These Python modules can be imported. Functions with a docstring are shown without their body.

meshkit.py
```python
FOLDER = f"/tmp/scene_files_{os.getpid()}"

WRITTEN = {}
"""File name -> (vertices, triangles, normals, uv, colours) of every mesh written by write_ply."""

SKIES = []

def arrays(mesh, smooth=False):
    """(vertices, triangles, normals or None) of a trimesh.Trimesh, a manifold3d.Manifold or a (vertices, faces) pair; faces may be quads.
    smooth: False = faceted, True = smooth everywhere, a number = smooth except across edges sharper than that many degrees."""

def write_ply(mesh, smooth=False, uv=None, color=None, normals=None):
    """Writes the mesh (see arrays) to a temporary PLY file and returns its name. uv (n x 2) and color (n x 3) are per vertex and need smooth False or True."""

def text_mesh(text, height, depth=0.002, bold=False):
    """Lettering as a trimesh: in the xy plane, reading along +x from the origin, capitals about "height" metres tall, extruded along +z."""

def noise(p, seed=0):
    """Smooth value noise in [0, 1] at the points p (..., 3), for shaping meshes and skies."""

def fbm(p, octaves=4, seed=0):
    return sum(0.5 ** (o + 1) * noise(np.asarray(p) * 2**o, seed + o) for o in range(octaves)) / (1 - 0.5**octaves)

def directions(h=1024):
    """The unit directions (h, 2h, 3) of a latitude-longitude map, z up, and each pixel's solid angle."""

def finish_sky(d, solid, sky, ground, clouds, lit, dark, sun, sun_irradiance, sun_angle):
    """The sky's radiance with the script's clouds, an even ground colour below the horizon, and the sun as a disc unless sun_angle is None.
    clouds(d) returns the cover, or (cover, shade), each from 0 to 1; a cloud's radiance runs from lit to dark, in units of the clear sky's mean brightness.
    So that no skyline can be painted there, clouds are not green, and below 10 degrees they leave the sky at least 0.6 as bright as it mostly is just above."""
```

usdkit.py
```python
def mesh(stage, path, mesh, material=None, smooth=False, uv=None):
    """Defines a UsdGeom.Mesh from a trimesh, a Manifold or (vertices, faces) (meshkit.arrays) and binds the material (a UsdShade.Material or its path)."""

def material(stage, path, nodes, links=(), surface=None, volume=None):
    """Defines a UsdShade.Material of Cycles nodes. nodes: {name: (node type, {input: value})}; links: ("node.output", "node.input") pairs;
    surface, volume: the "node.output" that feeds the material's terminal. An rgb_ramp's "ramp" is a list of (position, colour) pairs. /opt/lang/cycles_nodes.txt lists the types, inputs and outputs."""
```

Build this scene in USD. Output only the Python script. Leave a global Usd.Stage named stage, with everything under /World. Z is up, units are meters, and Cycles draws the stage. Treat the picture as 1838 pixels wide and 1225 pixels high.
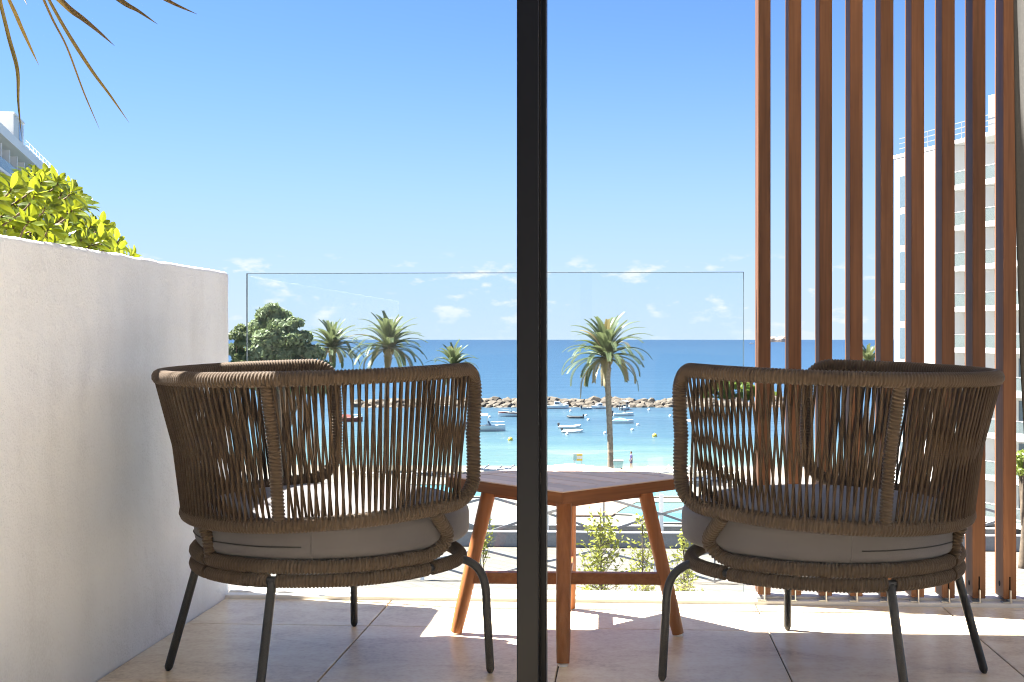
import math, random
import numpy as np, trimesh, usdkit, meshkit
import manifold3d as m3
from pxr import Usd, UsdGeom, UsdLux, UsdShade, Gf, Sdf, Vt

# ------------------------------------------------------------------ camera, sky, sun, exposure
stage = Usd.Stage.CreateInMemory()
UsdGeom.SetStageUpAxis(stage, UsdGeom.Tokens.z)
UsdGeom.SetStageMetersPerUnit(stage, 1.0)
WORLD = UsdGeom.Xform.Define(stage, '/World')
stage.SetDefaultPrim(WORLD.GetPrim())
UsdGeom.Scope.Define(stage, '/World/Looks')
FPX, CX, CY, YAW, EYE = 2103.5, 1018.4, 610.0, math.radians(3.0102), 0.865   # photograph pixels (1838 x 1225)
FW = np.array([-math.sin(YAW), math.cos(YAW), 0]); RT = np.array([math.cos(YAW), math.sin(YAW), 0])
cam = UsdGeom.Camera.Define(stage, '/World/camera')
cam.CreateHorizontalApertureAttr(36.0); cam.CreateVerticalApertureAttr(36.0 * 682 / 1024)
cam.CreateFocalLengthAttr(36.0 * FPX / 1838)
cam.CreateHorizontalApertureOffsetAttr((919 - CX) * 36 / 1838)
cam.CreateVerticalApertureOffsetAttr(-(612.5 - CY) * 36 / 1838)
cam.CreateClippingRangeAttr(Gf.Vec2f(0.05, 200000))
cam.CreateFStopAttr(0.0)
cam.AddTranslateOp().Set(Gf.Vec3d(0, 0, EYE)); cam.AddRotateXYZOp().Set(Gf.Vec3f(90, 0, math.degrees(YAW)))
cam.CreateExposureAttr(2.74)
SUN = np.array([-0.69, 0.155, 1.0]); SUN /= np.linalg.norm(SUN)
SUN_EL, SUN_ROT = math.asin(SUN[2]), math.atan2(SUN[0], SUN[1])
sky_mat = usdkit.material(stage, '/World/Looks/sky', {
    'tc': ('texture_coordinate', {}),
    'sky': ('sky_texture', {'sky_type': 'single_scattering', 'sun_disc': False, 'sun_elevation': SUN_EL, 'sun_rotation': SUN_ROT, 'altitude': 10.0, 'air_density': 0.45, 'aerosol_density': 0.12, 'ozone_density': 4.3}),
    'hs': ('hsv', {'saturation': 1.08, 'value': 1.0}),
    'sep': ('separate_xyz', {}),
    'map': ('mapping', {'scale': (30.0, 30.0, 75.0), 'location': (3.1, 1.7, 0.4)}),
    'n': ('noise_texture', {'scale': 1.0, 'detail': 5.0, 'roughness': 0.55}),
    'cov': ('map_range', {'from_min': 0.575, 'from_max': 0.68, 'to_min': 0.0, 'to_max': 0.85, 'clamp': True}),
    'lo': ('map_range', {'from_min': 0.004, 'from_max': 0.03, 'to_min': 0.25, 'to_max': 1.0, 'clamp': True}),
    'hi': ('map_range', {'from_min': 0.055, 'from_max': 0.075, 'to_min': 1.0, 'to_max': 0.0, 'clamp': True}),
    'hz': ('map_range', {'range_type': 'smoothstep', 'from_min': 0.0, 'from_max': 0.36, 'to_min': 0.96, 'to_max': 0.0, 'clamp': True}), 'hr': ('rgb_ramp', {'ramp': [(0, (.67, .81, 1.0)), (.12, (.47, .69, 1.0)), (.27, (.20, .46, 1.0)), (1, (.15, .38, .9))]}), 'hv': ('vector_math', {'math_type': 'scale', 'scale': 3.15}), 'hm': ('mix_color', {'use_clamp': False}),
    'm1': ('math', {'math_type': 'multiply'}), 'm2': ('math', {'math_type': 'multiply'}),
    'mix': ('mix_color', {'b': (3.3, 3.32, 3.4), 'use_clamp': False}),
    'bg': ('background_shader', {'strength': 0.05})},
    [('tc.generated', 'sep.vector'), ('tc.generated', 'map.vector'), ('map.vector', 'n.vector'), ('n.fac', 'cov.value'), ('sep.z', 'lo.value'), ('sep.z', 'hi.value'),
     ('cov.result', 'm1.value1'), ('lo.result', 'm1.value2'), ('m1.value', 'm2.value1'), ('hi.result', 'm2.value2'), ('m2.value', 'mix.fac'), ('sky.color', 'hs.color'), ('hs.color', 'hm.a'), ('sep.z', 'hz.value'), ('hz.result', 'hm.fac'), ('sep.z', 'hr.fac'), ('hr.color', 'hv.vector1'), ('hv.vector', 'hm.b'), ('hm.result', 'mix.a'), ('mix.result', 'bg.color')], surface='bg.background')
dome = UsdLux.DomeLight.Define(stage, '/World/sky')
UsdShade.MaterialBindingAPI.Apply(dome.GetPrim()).Bind(sky_mat)
dome.GetPrim().SetCustomDataByKey('kind', 'structure')
sun = UsdLux.DistantLight.Define(stage, '/World/sun')
sun.CreateIntensityAttr(1.25); sun.CreateAngleAttr(0.5); sun.CreateNormalizeAttr(True); sun.CreateColorAttr(Gf.Vec3f(1.0, 0.95, 0.88))
zx = SUN; xx = np.cross([0, 0, 1.0], zx); xx /= np.linalg.norm(xx); yx = np.cross(zx, xx)
sun.AddTransformOp().Set(Gf.Matrix4d(*xx, 0, *yx, 0, *zx, 0, 0, 0, 50, 1))

# ------------------------------------------------------------------ helpers
rng = np.random.RandomState(7)
def W(u, v, d):
    """World point at photograph pixel (u, v), d metres in front of the eye."""
    return np.array([0, 0, EYE]) + d * (FW + (u - CX) / FPX * RT) + np.array([0, 0, d * (CY - v) / FPX])
def G(u, v, z):
    return W(u, v, FPX * (EYE - z) / (v - CY))
used = {}
def numbered(parent, name):
    k = used.get((parent, name), 0); used[(parent, name)] = k + 1
    return f'{parent}/{name}' + (f'_{k:03d}' if k else '')
def meta(p, label=None, category=None, group=None, kind=None):
    for k, v in (('label', label), ('category', category), ('group', group), ('kind', kind)):
        if v: p.SetCustomDataByKey(k, v)
    return p
def place(x, loc, rz=0.0, sc=None):
    x.AddTranslateOp().Set(Gf.Vec3d(*map(float, loc))); x.AddRotateZOp().Set(float(math.degrees(rz)))
    if sc is not None: x.AddScaleOp().Set(Gf.Vec3f(sc, sc, sc))
def thing(name, label=None, category=None, loc=(0, 0, 0), rz=0.0, group=None, kind=None, sc=None):
    x = UsdGeom.Xform.Define(stage, numbered('/World', name)); place(x, loc, rz, sc)
    return meta(x.GetPrim(), label, category, group, kind)
def part(name, mesh, mat, parent='/World', smooth=False, label=None, kind=None):
    parent = parent if isinstance(parent, str) else str(parent.GetPath())
    m = usdkit.mesh(stage, numbered(parent, name), mesh, mat, smooth)
    return meta(m.GetPrim(), label, None, None, kind)
def dup(src, loc, rz, label, group=None, sc=None):
    x = UsdGeom.Xform.Define(stage, numbered('/World', src.GetName().rstrip('0123456789').rstrip('_')))
    r = x.GetPrim(); r.GetReferences().AddInternalReference(src.GetPath())
    x.ClearXformOpOrder(); place(x, loc, rz, sc); r.SetInstanceable(True)
    return meta(r, label, src.GetCustomDataByKey('category'), group or src.GetCustomDataByKey('group'))
def cat(*ms):
    V, F, n = [], [], 0
    for m in ms:
        v, f, _ = meshkit.arrays(m)
        V.append(v); F.append(f + n); n += len(v)
    return np.vstack(V), np.vstack(F)
def box(x0, x1, y0, y1, z0, z1):
    m = trimesh.creation.box([x1 - x0, y1 - y0, z1 - z0]); m.apply_translation([(x0 + x1) / 2, (y0 + y1) / 2, (z0 + z1) / 2])
    return m.vertices, m.faces
def bbox(x0, x1, y0, y1, z0, z1, b=.003):
    p = []
    for sx in (0, 1):
        for sy in (0, 1):
            for sz in (0, 1):
                c = np.array([(x0, x1)[sx], (y0, y1)[sy], (z0, z1)[sz]], float); s = np.array([1 - 2 * sx, 1 - 2 * sy, 1 - 2 * sz]) * b
                for k in range(3):
                    q = c + s; q[k] = c[k]; p.append(q)
    h = trimesh.convex.convex_hull(np.array(p))
    return np.array(h.vertices), np.array(h.faces)
def rotz(m, a, loc=(0, 0, 0)):
    v, f, _ = meshkit.arrays(m); c, s = math.cos(a), math.sin(a)
    return np.stack([c * v[:, 0] - s * v[:, 1], s * v[:, 0] + c * v[:, 1], v[:, 2]], 1) + np.asarray(loc), f
def frames(P, closed):
    T = (np.roll(P, -1, 0) - np.roll(P, 1, 0)) if closed else np.gradient(P, axis=0)
    T /= np.linalg.norm(T, axis=1)[:, None] + 1e-12
    N = np.zeros_like(P); n = np.cross(T[0], [0, 0, 1.0])
    if np.linalg.norm(n) < .05: n = np.cross(T[0], [0, 1.0, 0])
    for i in range(len(P)):
        n = n - T[i] * n.dot(T[i]); n /= np.linalg.norm(n); N[i] = n
    return T, N, np.cross(T, N)
def tube(P, r, sides=10, closed=False, radius_fn=None, cap=True):
    P = np.asarray(P, float); n = len(P); T, N, B = frames(P, closed)
    ph = np.arange(sides) / sides * 2 * math.pi
    R = np.broadcast_to(np.asarray(r, float).reshape(-1, 1), (n, 1)) * np.ones((n, sides))
    if radius_fn is not None: R = R + radius_fn(ph)
    V = P[:, None] + R[..., None] * (np.cos(ph)[None, :, None] * N[:, None] + np.sin(ph)[None, :, None] * B[:, None])
    V = V.reshape(-1, 3); F = []
    i = np.arange(n if closed else n - 1)[:, None]; j = np.arange(sides)[None]
    a = i * sides + j; b = i * sides + (j + 1) % sides; i2 = (i + 1) % n
    c = i2 * sides + (j + 1) % sides; d = i2 * sides + j
    F = np.concatenate([np.stack([a, b, c], -1).reshape(-1, 3), np.stack([a, c, d], -1).reshape(-1, 3)])
    if not closed and cap:
        V = np.vstack([V, P[0], P[-1]]); k = len(V); jj = np.arange(sides)
        F = np.vstack([F, np.stack([np.full(sides, k - 2), (jj + 1) % sides, jj], 1), np.stack([np.full(sides, k - 1), (n - 1) * sides + jj, (n - 1) * sides + (jj + 1) % sides], 1)])
    return V, F
def resample(P, step, closed=False):
    P = np.asarray(P, float)
    if closed: P = np.vstack([P, P[:1]])
    s = np.r_[0, np.cumsum(np.linalg.norm(np.diff(P, axis=0), axis=1))]
    n = max(3, int(round(s[-1] / step))); t = np.linspace(0, s[-1], n + 1)
    Q = np.stack([np.interp(t, s, P[:, k]) for k in range(3)], 1)
    return (Q[:-1], t[:-1]) if closed else (Q, t)
def smooth_path(C, n=12):
    C = np.asarray(C, float); E = np.vstack([2 * C[0] - C[1], C, 2 * C[-1] - C[-2]]); out = []
    for i in range(len(C) - 1):
        p0, p1, p2, p3 = E[i:i + 4]
        for t in np.linspace(0, 1, n, endpoint=False):
            out.append(.5 * (2 * p1 + (p2 - p0) * t + (2 * p0 - 5 * p1 + 4 * p2 - p3) * t * t + (3 * p1 - p0 - 3 * p2 + p3) * t ** 3))
    return np.array(out + [C[-1]])
PITCH = .0086
def rope_tube(P, r, closed=False, sides=12, jit=0):
    Q, t = resample(P, PITCH / 6, closed)
    if closed:
        L = t[-1] + t[1]; k = round(L / PITCH); t = t * (k * PITCH / L)
    g = np.random.RandomState(jit); wob = np.interp(t, np.arange(0, t[-1] + .2, .05), g.uniform(0, .9, len(np.arange(0, t[-1] + .2, .05))))
    return tube(Q, r - .0024, sides, closed, lambda ph: .0040 * np.abs(np.sin(math.pi * ((t + PITCH * .12 * wob * .3)[:, None] / PITCH + ph[None] / (2 * math.pi)))))
def quadstrip(L, R):
    n = len(L); V = np.empty((2 * n, 3)); V[0::2], V[1::2] = L, R; i = np.arange(n - 1) * 2
    return V, np.vstack([np.stack([i, i + 1, i + 3], 1), np.stack([i, i + 3, i + 2], 1)])
def grid(fn, nu, nv, closed_u=False):
    u, v = np.meshgrid(np.linspace(0, 1, nu), np.linspace(0, 1, nv), indexing='ij'); V = fn(u.ravel(), v.ravel())
    i, j = np.meshgrid(np.arange(nu - 1), np.arange(nv - 1), indexing='ij'); a = (i * nv + j).ravel()
    return V, np.vstack([np.stack([a, a + nv, a + nv + 1], 1), np.stack([a, a + nv + 1, a + 1], 1)])
def hull(P):
    h = trimesh.convex.convex_hull(np.asarray(P, float)); return np.array(h.vertices), np.array(h.faces)
def prism(poly, z0, z1):
    from shapely.geometry import Polygon
    m = trimesh.creation.extrude_polygon(Polygon(poly), z1 - z0, engine='earcut'); m.apply_translation([0, 0, z0])
    return np.array(m.vertices), np.array(m.faces)
def bar(a, b, w, h=None):
    """Square bar from a to b."""
    a, b = np.asarray(a, float), np.asarray(b, float); h = h or w
    t = (b - a) / np.linalg.norm(b - a); n = np.cross(t, [0, 0, 1.0])
    n = np.array([1.0, 0, 0]) if np.linalg.norm(n) < .01 else n / np.linalg.norm(n); k = np.cross(n, t)
    return hull([p + sx * n * w / 2 + sy * k * h / 2 for p in (a, b) for sx in (-1, 1) for sy in (-1, 1)])
def ico(c, r, sub=1, sc=(1, 1, 1)):
    m = trimesh.creation.icosphere(sub, 1.0); return m.vertices * np.asarray(sc) * r + np.asarray(c), m.faces
def cyl(c, r, h, n=16, r2=None):
    a = np.arange(n) / n * 2 * math.pi; r2 = r if r2 is None else r2
    return hull(np.vstack([np.stack([c[0] + r * np.cos(a), c[1] + r * np.sin(a), np.full(n, c[2])], 1), np.stack([c[0] + r2 * np.cos(a), c[1] + r2 * np.sin(a), np.full(n, c[2] + h)], 1)]))

# ------------------------------------------------------------------ materials
def M(name, nodes, links, surface='p.BSDF'):
    return usdkit.material(stage, '/World/Looks/' + name, nodes, links, surface)
def plain(name, col, rough=.6, metallic=0.0, spec=.4, vary=.12, scale=6.0, bump=0.0, rnd=0.0):
    n = {'tc': ('texture_coordinate', {}), 'n': ('noise_texture', {'scale': scale, 'detail': 4.0}),
         'r': ('rgb_ramp', {'ramp': [(.25, tuple(c * (1 - vary) for c in col)), (.75, tuple(min(1, c * (1 + vary)) for c in col))]}),
         'p': ('principled_bsdf', {'roughness': rough, 'metallic': metallic, 'specular_ior_level': spec})}
    l = [('tc.object', 'n.vector'), ('n.fac', 'r.fac')]
    src = 'r.color'
    if rnd:
        n |= {'oi': ('object_info', {}), 'mr': ('map_range', {'to_min': 1 - rnd, 'to_max': 1 + rnd}), 'hv': ('hsv', {})}
        l += [('oi.random', 'mr.value'), ('mr.result', 'hv.value'), ('r.color', 'hv.color')]; src = 'hv.color'
    l.append((src, 'p.base_color'))
    if bump:
        n['b'] = ('bump', {'strength': bump, 'distance': .01}); l += [('n.fac', 'b.height'), ('b.normal', 'p.normal')]
    return M(name, n, l)
def wood(name, dark, light, axis, rough=.5, rnd=.18, spec=.35):
    sc = [26.0, 26.0, 26.0]; sc[axis] = 1.3; sc2 = [140.0, 140.0, 140.0]; sc2[axis] = 5.0
    return M(name, {'tc': ('texture_coordinate', {}), 'oi': ('object_info', {}), 'off': ('vector_math', {'math_type': 'scale', 'vector1': (3.7, 5.1, 2.3)}), 'sh': ('math', {'math_type': 'multiply', 'value2': 9.0}),
        'ad': ('vector_math', {'math_type': 'add'}), 'm': ('mapping', {'scale': tuple(sc)}), 'm2': ('mapping', {'scale': tuple(sc2)}),
        'n': ('noise_texture', {'scale': 1.0, 'detail': 5.0, 'distortion': .6}), 'n2': ('noise_texture', {'scale': 1.0, 'detail': 3.0}),
        'mx': ('mix_float', {'fac': .4}), 'r': ('rgb_ramp', {'ramp': [(.28, dark), (.5, tuple((a + b) / 2 for a, b in zip(dark, light))), (.72, light)]}),
        'mr': ('map_range', {'to_min': 1 - rnd, 'to_max': 1 + rnd}), 'hv': ('hsv', {}), 'b': ('bump', {'strength': .25, 'distance': .002}),
        'p': ('principled_bsdf', {'roughness': rough, 'specular_ior_level': spec})},
        [('oi.random', 'sh.value1'), ('sh.value', 'off.scale'), ('tc.object', 'ad.vector1'), ('off.vector', 'ad.vector2'), ('ad.vector', 'm.vector'), ('ad.vector', 'm2.vector'),
         ('m.vector', 'n.vector'), ('m2.vector', 'n2.vector'), ('n.fac', 'mx.a'), ('n2.fac', 'mx.b'), ('mx.result', 'r.fac'), ('oi.random', 'mr.value'), ('mr.result', 'hv.value'),
         ('r.color', 'hv.color'), ('hv.color', 'p.base_color'), ('mx.result', 'b.height'), ('b.normal', 'p.normal')])
def leafmat(name, a, b, trans, tf=.45, rough=.45):
    return M(name, {'oi': ('object_info', {}), 'g': ('geometry', {}), 'mxr': ('math', {'math_type': 'add'}), 'fr': ('math', {'math_type': 'fraction'}), 'r': ('rgb_ramp', {'ramp': [(0, a), (1, b)]}),
        'p': ('principled_bsdf', {'roughness': rough, 'specular_ior_level': .4}), 't': ('translucent_bsdf', {'color': trans}), 'm': ('mix_closure', {'fac': tf})},
        [('oi.random', 'mxr.value1'), ('g.random_per_island', 'mxr.value2'), ('mxr.value', 'fr.value1'), ('fr.value', 'r.fac'), ('r.color', 'p.base_color'), ('p.BSDF', 'm.closure1'), ('t.BSDF', 'm.closure2')], 'm.closure')
def glass(name, ior, tint=(1, 1, 1)):
    return M(name, {'f': ('fresnel', {'IOR': ior}), 'g': ('geometry', {}), 'inv': ('math', {'math_type': 'subtract', 'value1': 1.0}), 'mu': ('math', {'math_type': 'multiply'}),
        't': ('transparent_bsdf', {'color': tint}), 'gl': ('glossy_bsdf', {'roughness': .0, 'color': (1, 1, 1)}), 'm': ('mix_closure', {})},
        [('g.backfacing', 'inv.value2'), ('f.fac', 'mu.value1'), ('inv.value', 'mu.value2'), ('mu.value', 'm.fac'), ('t.BSDF', 'm.closure1'), ('gl.BSDF', 'm.closure2')], 'm.closure')

ROPE = M('rope', {'tc': ('texture_coordinate', {}), 'n': ('noise_texture', {'scale': 900.0, 'detail': 2.0}), 'n2': ('noise_texture', {'scale': 9.0, 'detail': 3.0}), 'mx': ('mix_float', {'fac': .45}),
    'r': ('rgb_ramp', {'ramp': [(.3, (.066, .045, .028)), (.7, (.10, .071, .047))]}), 'b': ('bump', {'strength': .5, 'distance': .0006}), 'p': ('principled_bsdf', {'roughness': .85, 'specular_ior_level': .2, 'sheen_weight': .15})},
    [('tc.object', 'n.vector'), ('tc.object', 'n2.vector'), ('n.fac', 'mx.a'), ('n2.fac', 'mx.b'), ('mx.result', 'r.fac'), ('r.color', 'p.base_color'), ('n.fac', 'b.height'), ('b.normal', 'p.normal')])
CORD = plain('cord', (.066, .045, .029), .8, spec=.2, vary=.25, scale=60, rnd=.15)
METAL = plain('dark_metal', (.022, .024, .026), .42, spec=.5, vary=.2, scale=40)
CUSH = M('cushion', {'tc': ('texture_coordinate', {}), 'n': ('noise_texture', {'scale': 600.0, 'detail': 2.0}), 'n2': ('noise_texture', {'scale': 7.0, 'detail': 4.0}), 'mx': ('mix_float', {'fac': .5}),
    'r': ('rgb_ramp', {'ramp': [(.3, (.10, .094, .096)), (.7, (.145, .137, .139))]}), 'b': ('bump', {'strength': .25, 'distance': .001}), 'b2': ('bump', {'strength': .5, 'distance': .012}), 'p': ('principled_bsdf', {'roughness': .9, 'specular_ior_level': .15, 'sheen_weight': .2})},
    [('tc.object', 'n.vector'), ('tc.object', 'n2.vector'), ('n.fac', 'mx.a'), ('n2.fac', 'mx.b'), ('mx.result', 'r.fac'), ('r.color', 'p.base_color'), ('n.fac', 'b.height'), ('n2.fac', 'b2.height'), ('b2.normal', 'b.normal'), ('b.normal', 'p.normal')])
DARKLINE = plain('dark_zip', (.02, .02, .02), .6)
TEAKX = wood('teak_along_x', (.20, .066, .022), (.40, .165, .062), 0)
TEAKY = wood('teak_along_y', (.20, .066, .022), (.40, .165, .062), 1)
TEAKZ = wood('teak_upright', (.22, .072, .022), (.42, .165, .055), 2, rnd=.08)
TOPW = wood('teak_top', (.64, .44, .30), (.80, .60, .44), 1, .45, .1, .4)  # table-top teak, paled in the colour to stand for reflected sky
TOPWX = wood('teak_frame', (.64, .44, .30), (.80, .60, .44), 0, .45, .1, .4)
ROOMWALL = plain('room_wall', (.16, .15, .14), .9)
BOUNCEFLOOR = plain('room_floor', (.39, .365, .33), .7)  # pale sunlit surface added to bounce light onto the terrace
SLATW = wood('screen_timber', (.08, .031, .013), (.205, .090, .040), 2, .55, .22, .3)
PLASTER = M('plaster', {'tc': ('texture_coordinate', {}), 'n': ('noise_texture', {'scale': 3.0, 'detail': 6.0, 'roughness': .6}), 'ms': ('mapping', {'scale': (3.0, 5.0, .8)}), 'n3': ('noise_texture', {'scale': 1.0, 'detail': 5.0}), 'n2': ('noise_texture', {'scale': 160.0, 'detail': 5.0, 'roughness': .65}), 'n4': ('noise_texture', {'scale': 14.0, 'detail': 4.0}),
    'mx': ('mix_float', {'fac': .5}), 'mx2': ('mix_float', {'fac': .3}), 'r': ('rgb_ramp', {'ramp': [(.3, (.66, .665, .655)), (.5, (.82, .835, .835)), (.75, (.87, .89, .90))]}), 'b': ('bump', {'strength': .8, 'distance': .005}), 'b2': ('bump', {'strength': .5, 'distance': .025}), 'p': ('principled_bsdf', {'roughness': .9, 'specular_ior_level': .15})},
    [('tc.object', 'n.vector'), ('tc.object', 'ms.vector'), ('ms.vector', 'n3.vector'), ('tc.object', 'n2.vector'), ('tc.object', 'n4.vector'), ('n.fac', 'mx.a'), ('n3.fac', 'mx.b'), ('mx.result', 'mx2.a'), ('n2.fac', 'mx2.b'), ('mx2.result', 'r.fac'), ('r.color', 'p.base_color'), ('n2.fac', 'b.height'), ('n4.fac', 'b2.height'), ('b2.normal', 'b.normal'), ('b.normal', 'p.normal')])
TILE = M('travertine_tile', {'tc': ('texture_coordinate', {}), 'oi': ('object_info', {}), 'sh': ('math', {'math_type': 'multiply', 'value2': 7.0}), 'off': ('vector_math', {'math_type': 'scale', 'vector1': (1.7, 2.1, 3.3)}), 'ad': ('vector_math', {'math_type': 'add'}),
    'm': ('mapping', {'scale': (3.2, 5.0, 4.0)}), 'n': ('noise_texture', {'scale': 1.0, 'detail': 7.0, 'roughness': .62, 'distortion': .8}), 'n2': ('noise_texture', {'scale': 70.0, 'detail': 4.0, 'roughness': .7}), 'm5': ('mapping', {'scale': (6.0, 15.0, 9.0)}), 'n5': ('noise_texture', {'scale': 1.0, 'detail': 3.0, 'roughness': .5}),
    'pit': ('map_range', {'from_min': .71, 'from_max': .80, 'to_min': 0.0, 'to_max': .5, 'clamp': True}), 'pm': ('mix_color', {'b': (.22, .14, .09)}),
    'mx': ('mix_float', {'fac': .38}), 'r': ('rgb_ramp', {'ramp': [(.34, (.54, .40, .25)), (.46, (.75, .60, .415)), (.56, (.85, .725, .53)), (.68, (.90, .80, .63))]}),
    'mr': ('map_range', {'to_min': .92, 'to_max': 1.06}), 'hv': ('hsv', {}), 'b': ('bump', {'strength': .12, 'distance': .002}), 'p': ('principled_bsdf', {'roughness': .38, 'specular_ior_level': .42})},
    [('oi.random', 'sh.value1'), ('sh.value', 'off.scale'), ('tc.object', 'ad.vector1'), ('off.vector', 'ad.vector2'), ('ad.vector', 'm.vector'), ('m.vector', 'n.vector'), ('ad.vector', 'n2.vector'), ('ad.vector', 'm5.vector'), ('m5.vector', 'n5.vector'), ('n.fac', 'mx.a'), ('n2.fac', 'mx.b'), ('mx.result', 'r.fac'), ('n5.fac', 'pit.value'), ('pit.result', 'pm.fac'), ('r.color', 'pm.a'),
     ('oi.random', 'mr.value'), ('mr.result', 'hv.value'), ('pm.result', 'hv.color'), ('hv.color', 'p.base_color'), ('n2.fac', 'b.height'), ('b.normal', 'p.normal')])
WHITE = plain('white_paint', (.78, .77, .75), .6, vary=.04, scale=2)
WHITEMETAL = plain('white_powder_coat', (.8, .8, .79), .4, vary=.03)
GROUT = plain('grout', (.12, .10, .085), .9, scale=30)
STEEL = plain('steel', (.55, .54, .52), .35, .8, vary=.05)
FRAME = plain('door_aluminium', (.003, .004, .0065), .5, spec=.2, vary=.1)
RUBBER = plain('rubber_seal', (.004, .004, .004), .8, spec=.1)
PANE = glass('door_glass', 1.10)
BALGLASS = glass('balustrade_glass', 1.5, (.95, .985, .975))
GLEDGE = plain('glass_edge', (.10, .13, .15), .25, vary=.05)
CURTAIN = plain('linen', (.06, .058, .053), .9, vary=.1, scale=200)
SHRUB = leafmat('shrub_leaf', (.022, .052, .010), (.07, .115, .016), (.40, .44, .025), .42, .35)
TWIG = plain('twig', (.12, .08, .045), .8, scale=30)
DRAC = leafmat('dracaena_leaf', (.10, .046, .018), (.065, .068, .022), (.20, .13, .03), .3)
PALMLEAF = leafmat('palm_leaf', (.06, .09, .042), (.12, .15, .075), (.18, .21, .09), .28)
PALMDRY = leafmat('palm_leaf_dry', (.20, .15, .07), (.27, .21, .10), (.3, .24, .1), .25)
PALMTRUNK = plain('palm_trunk', (.21, .165, .125), .9, vary=.4, scale=5, bump=.6)
PINE = leafmat('pine_needles', (.08, .12, .062), (.17, .215, .11), (.22, .27, .11), .25, .6)
BUSH = leafmat('bush_leaf', (.07, .12, .02), (.17, .22, .05), (.35, .42, .06), .35)
YOUNG = leafmat('young_leaf', (.13, .15, .03), (.23, .235, .055), (.42, .43, .08), .5)
BARK = plain('bark', (.11, .085, .06), .9, vary=.4, scale=4, bump=.5)
ROCK = plain('rock', (.115, .092, .074), .9, vary=.35, scale=.6, bump=.6, rnd=.28)
SAND = plain('sand', (.165, .14, .11), .95, vary=.12, scale=.3)
DECK = plain('pale_paving', (.165, .155, .14), .8, vary=.08, scale=.4)
SOIL = plain('soil', (.07, .05, .035), .95, vary=.3, scale=30, bump=.5)
ROAD = M('herringbone_paving', {'g': ('geometry', {}), 'm': ('mapping', {'rotation': (0, 0, .78), 'scale': (1.0, 1.0, 1.0)}), 'br': ('brick_texture', {'scale': 1.0, 'color1': (.118, .106, .094), 'color2': (.14, .126, .111), 'mortar': (.085, .077, .07), 'mortar_size': .05, 'brick_width': 1.6, 'row_height': .8}), 'p': ('principled_bsdf', {'roughness': .9})},
    [('g.position', 'm.vector'), ('m.vector', 'br.vector'), ('br.color', 'p.base_color')])
FENCE = plain('galvanised_steel', (.22, .23, .245), .5, .3)
GREYWALL = plain('grey_render', (.19, .20, .205), .85)
POOLW = M('pool_water', {'g': ('geometry', {}), 'n': ('noise_texture', {'scale': 1.5, 'detail': 3.0}), 'b': ('bump', {'strength': .3, 'distance': .05}), 'p': ('principled_bsdf', {'base_color': (.075, .20, .215), 'roughness': .08})}, [('g.position', 'n.vector'), ('n.fac', 'b.height'), ('b.normal', 'p.normal')])
HULLW = plain('white_gelcoat', (.76, .76, .74), .3, vary=.03)
HULLRED = plain('maroon_gelcoat', (.22, .06, .05), .35)
DARKHULL = plain('dark_hypalon', (.05, .055, .065), .6)
NAVY = plain('navy_canvas', (.05, .08, .16), .7)
SKYCANVAS = plain('light_blue_canvas', (.18, .38, .62), .7)
GREYTRIM = plain('grey_trim', (.32, .34, .36), .6)
DKGLASS = plain('tinted_window', (.06, .09, .11), .08, spec=.6)
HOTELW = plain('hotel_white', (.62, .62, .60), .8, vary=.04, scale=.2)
HOTELSHADE = plain('hotel_cream', (.56, .56, .53), .85, vary=.04, scale=.2)  # hotel white darkened: balcony recess shade put into the colour
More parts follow.
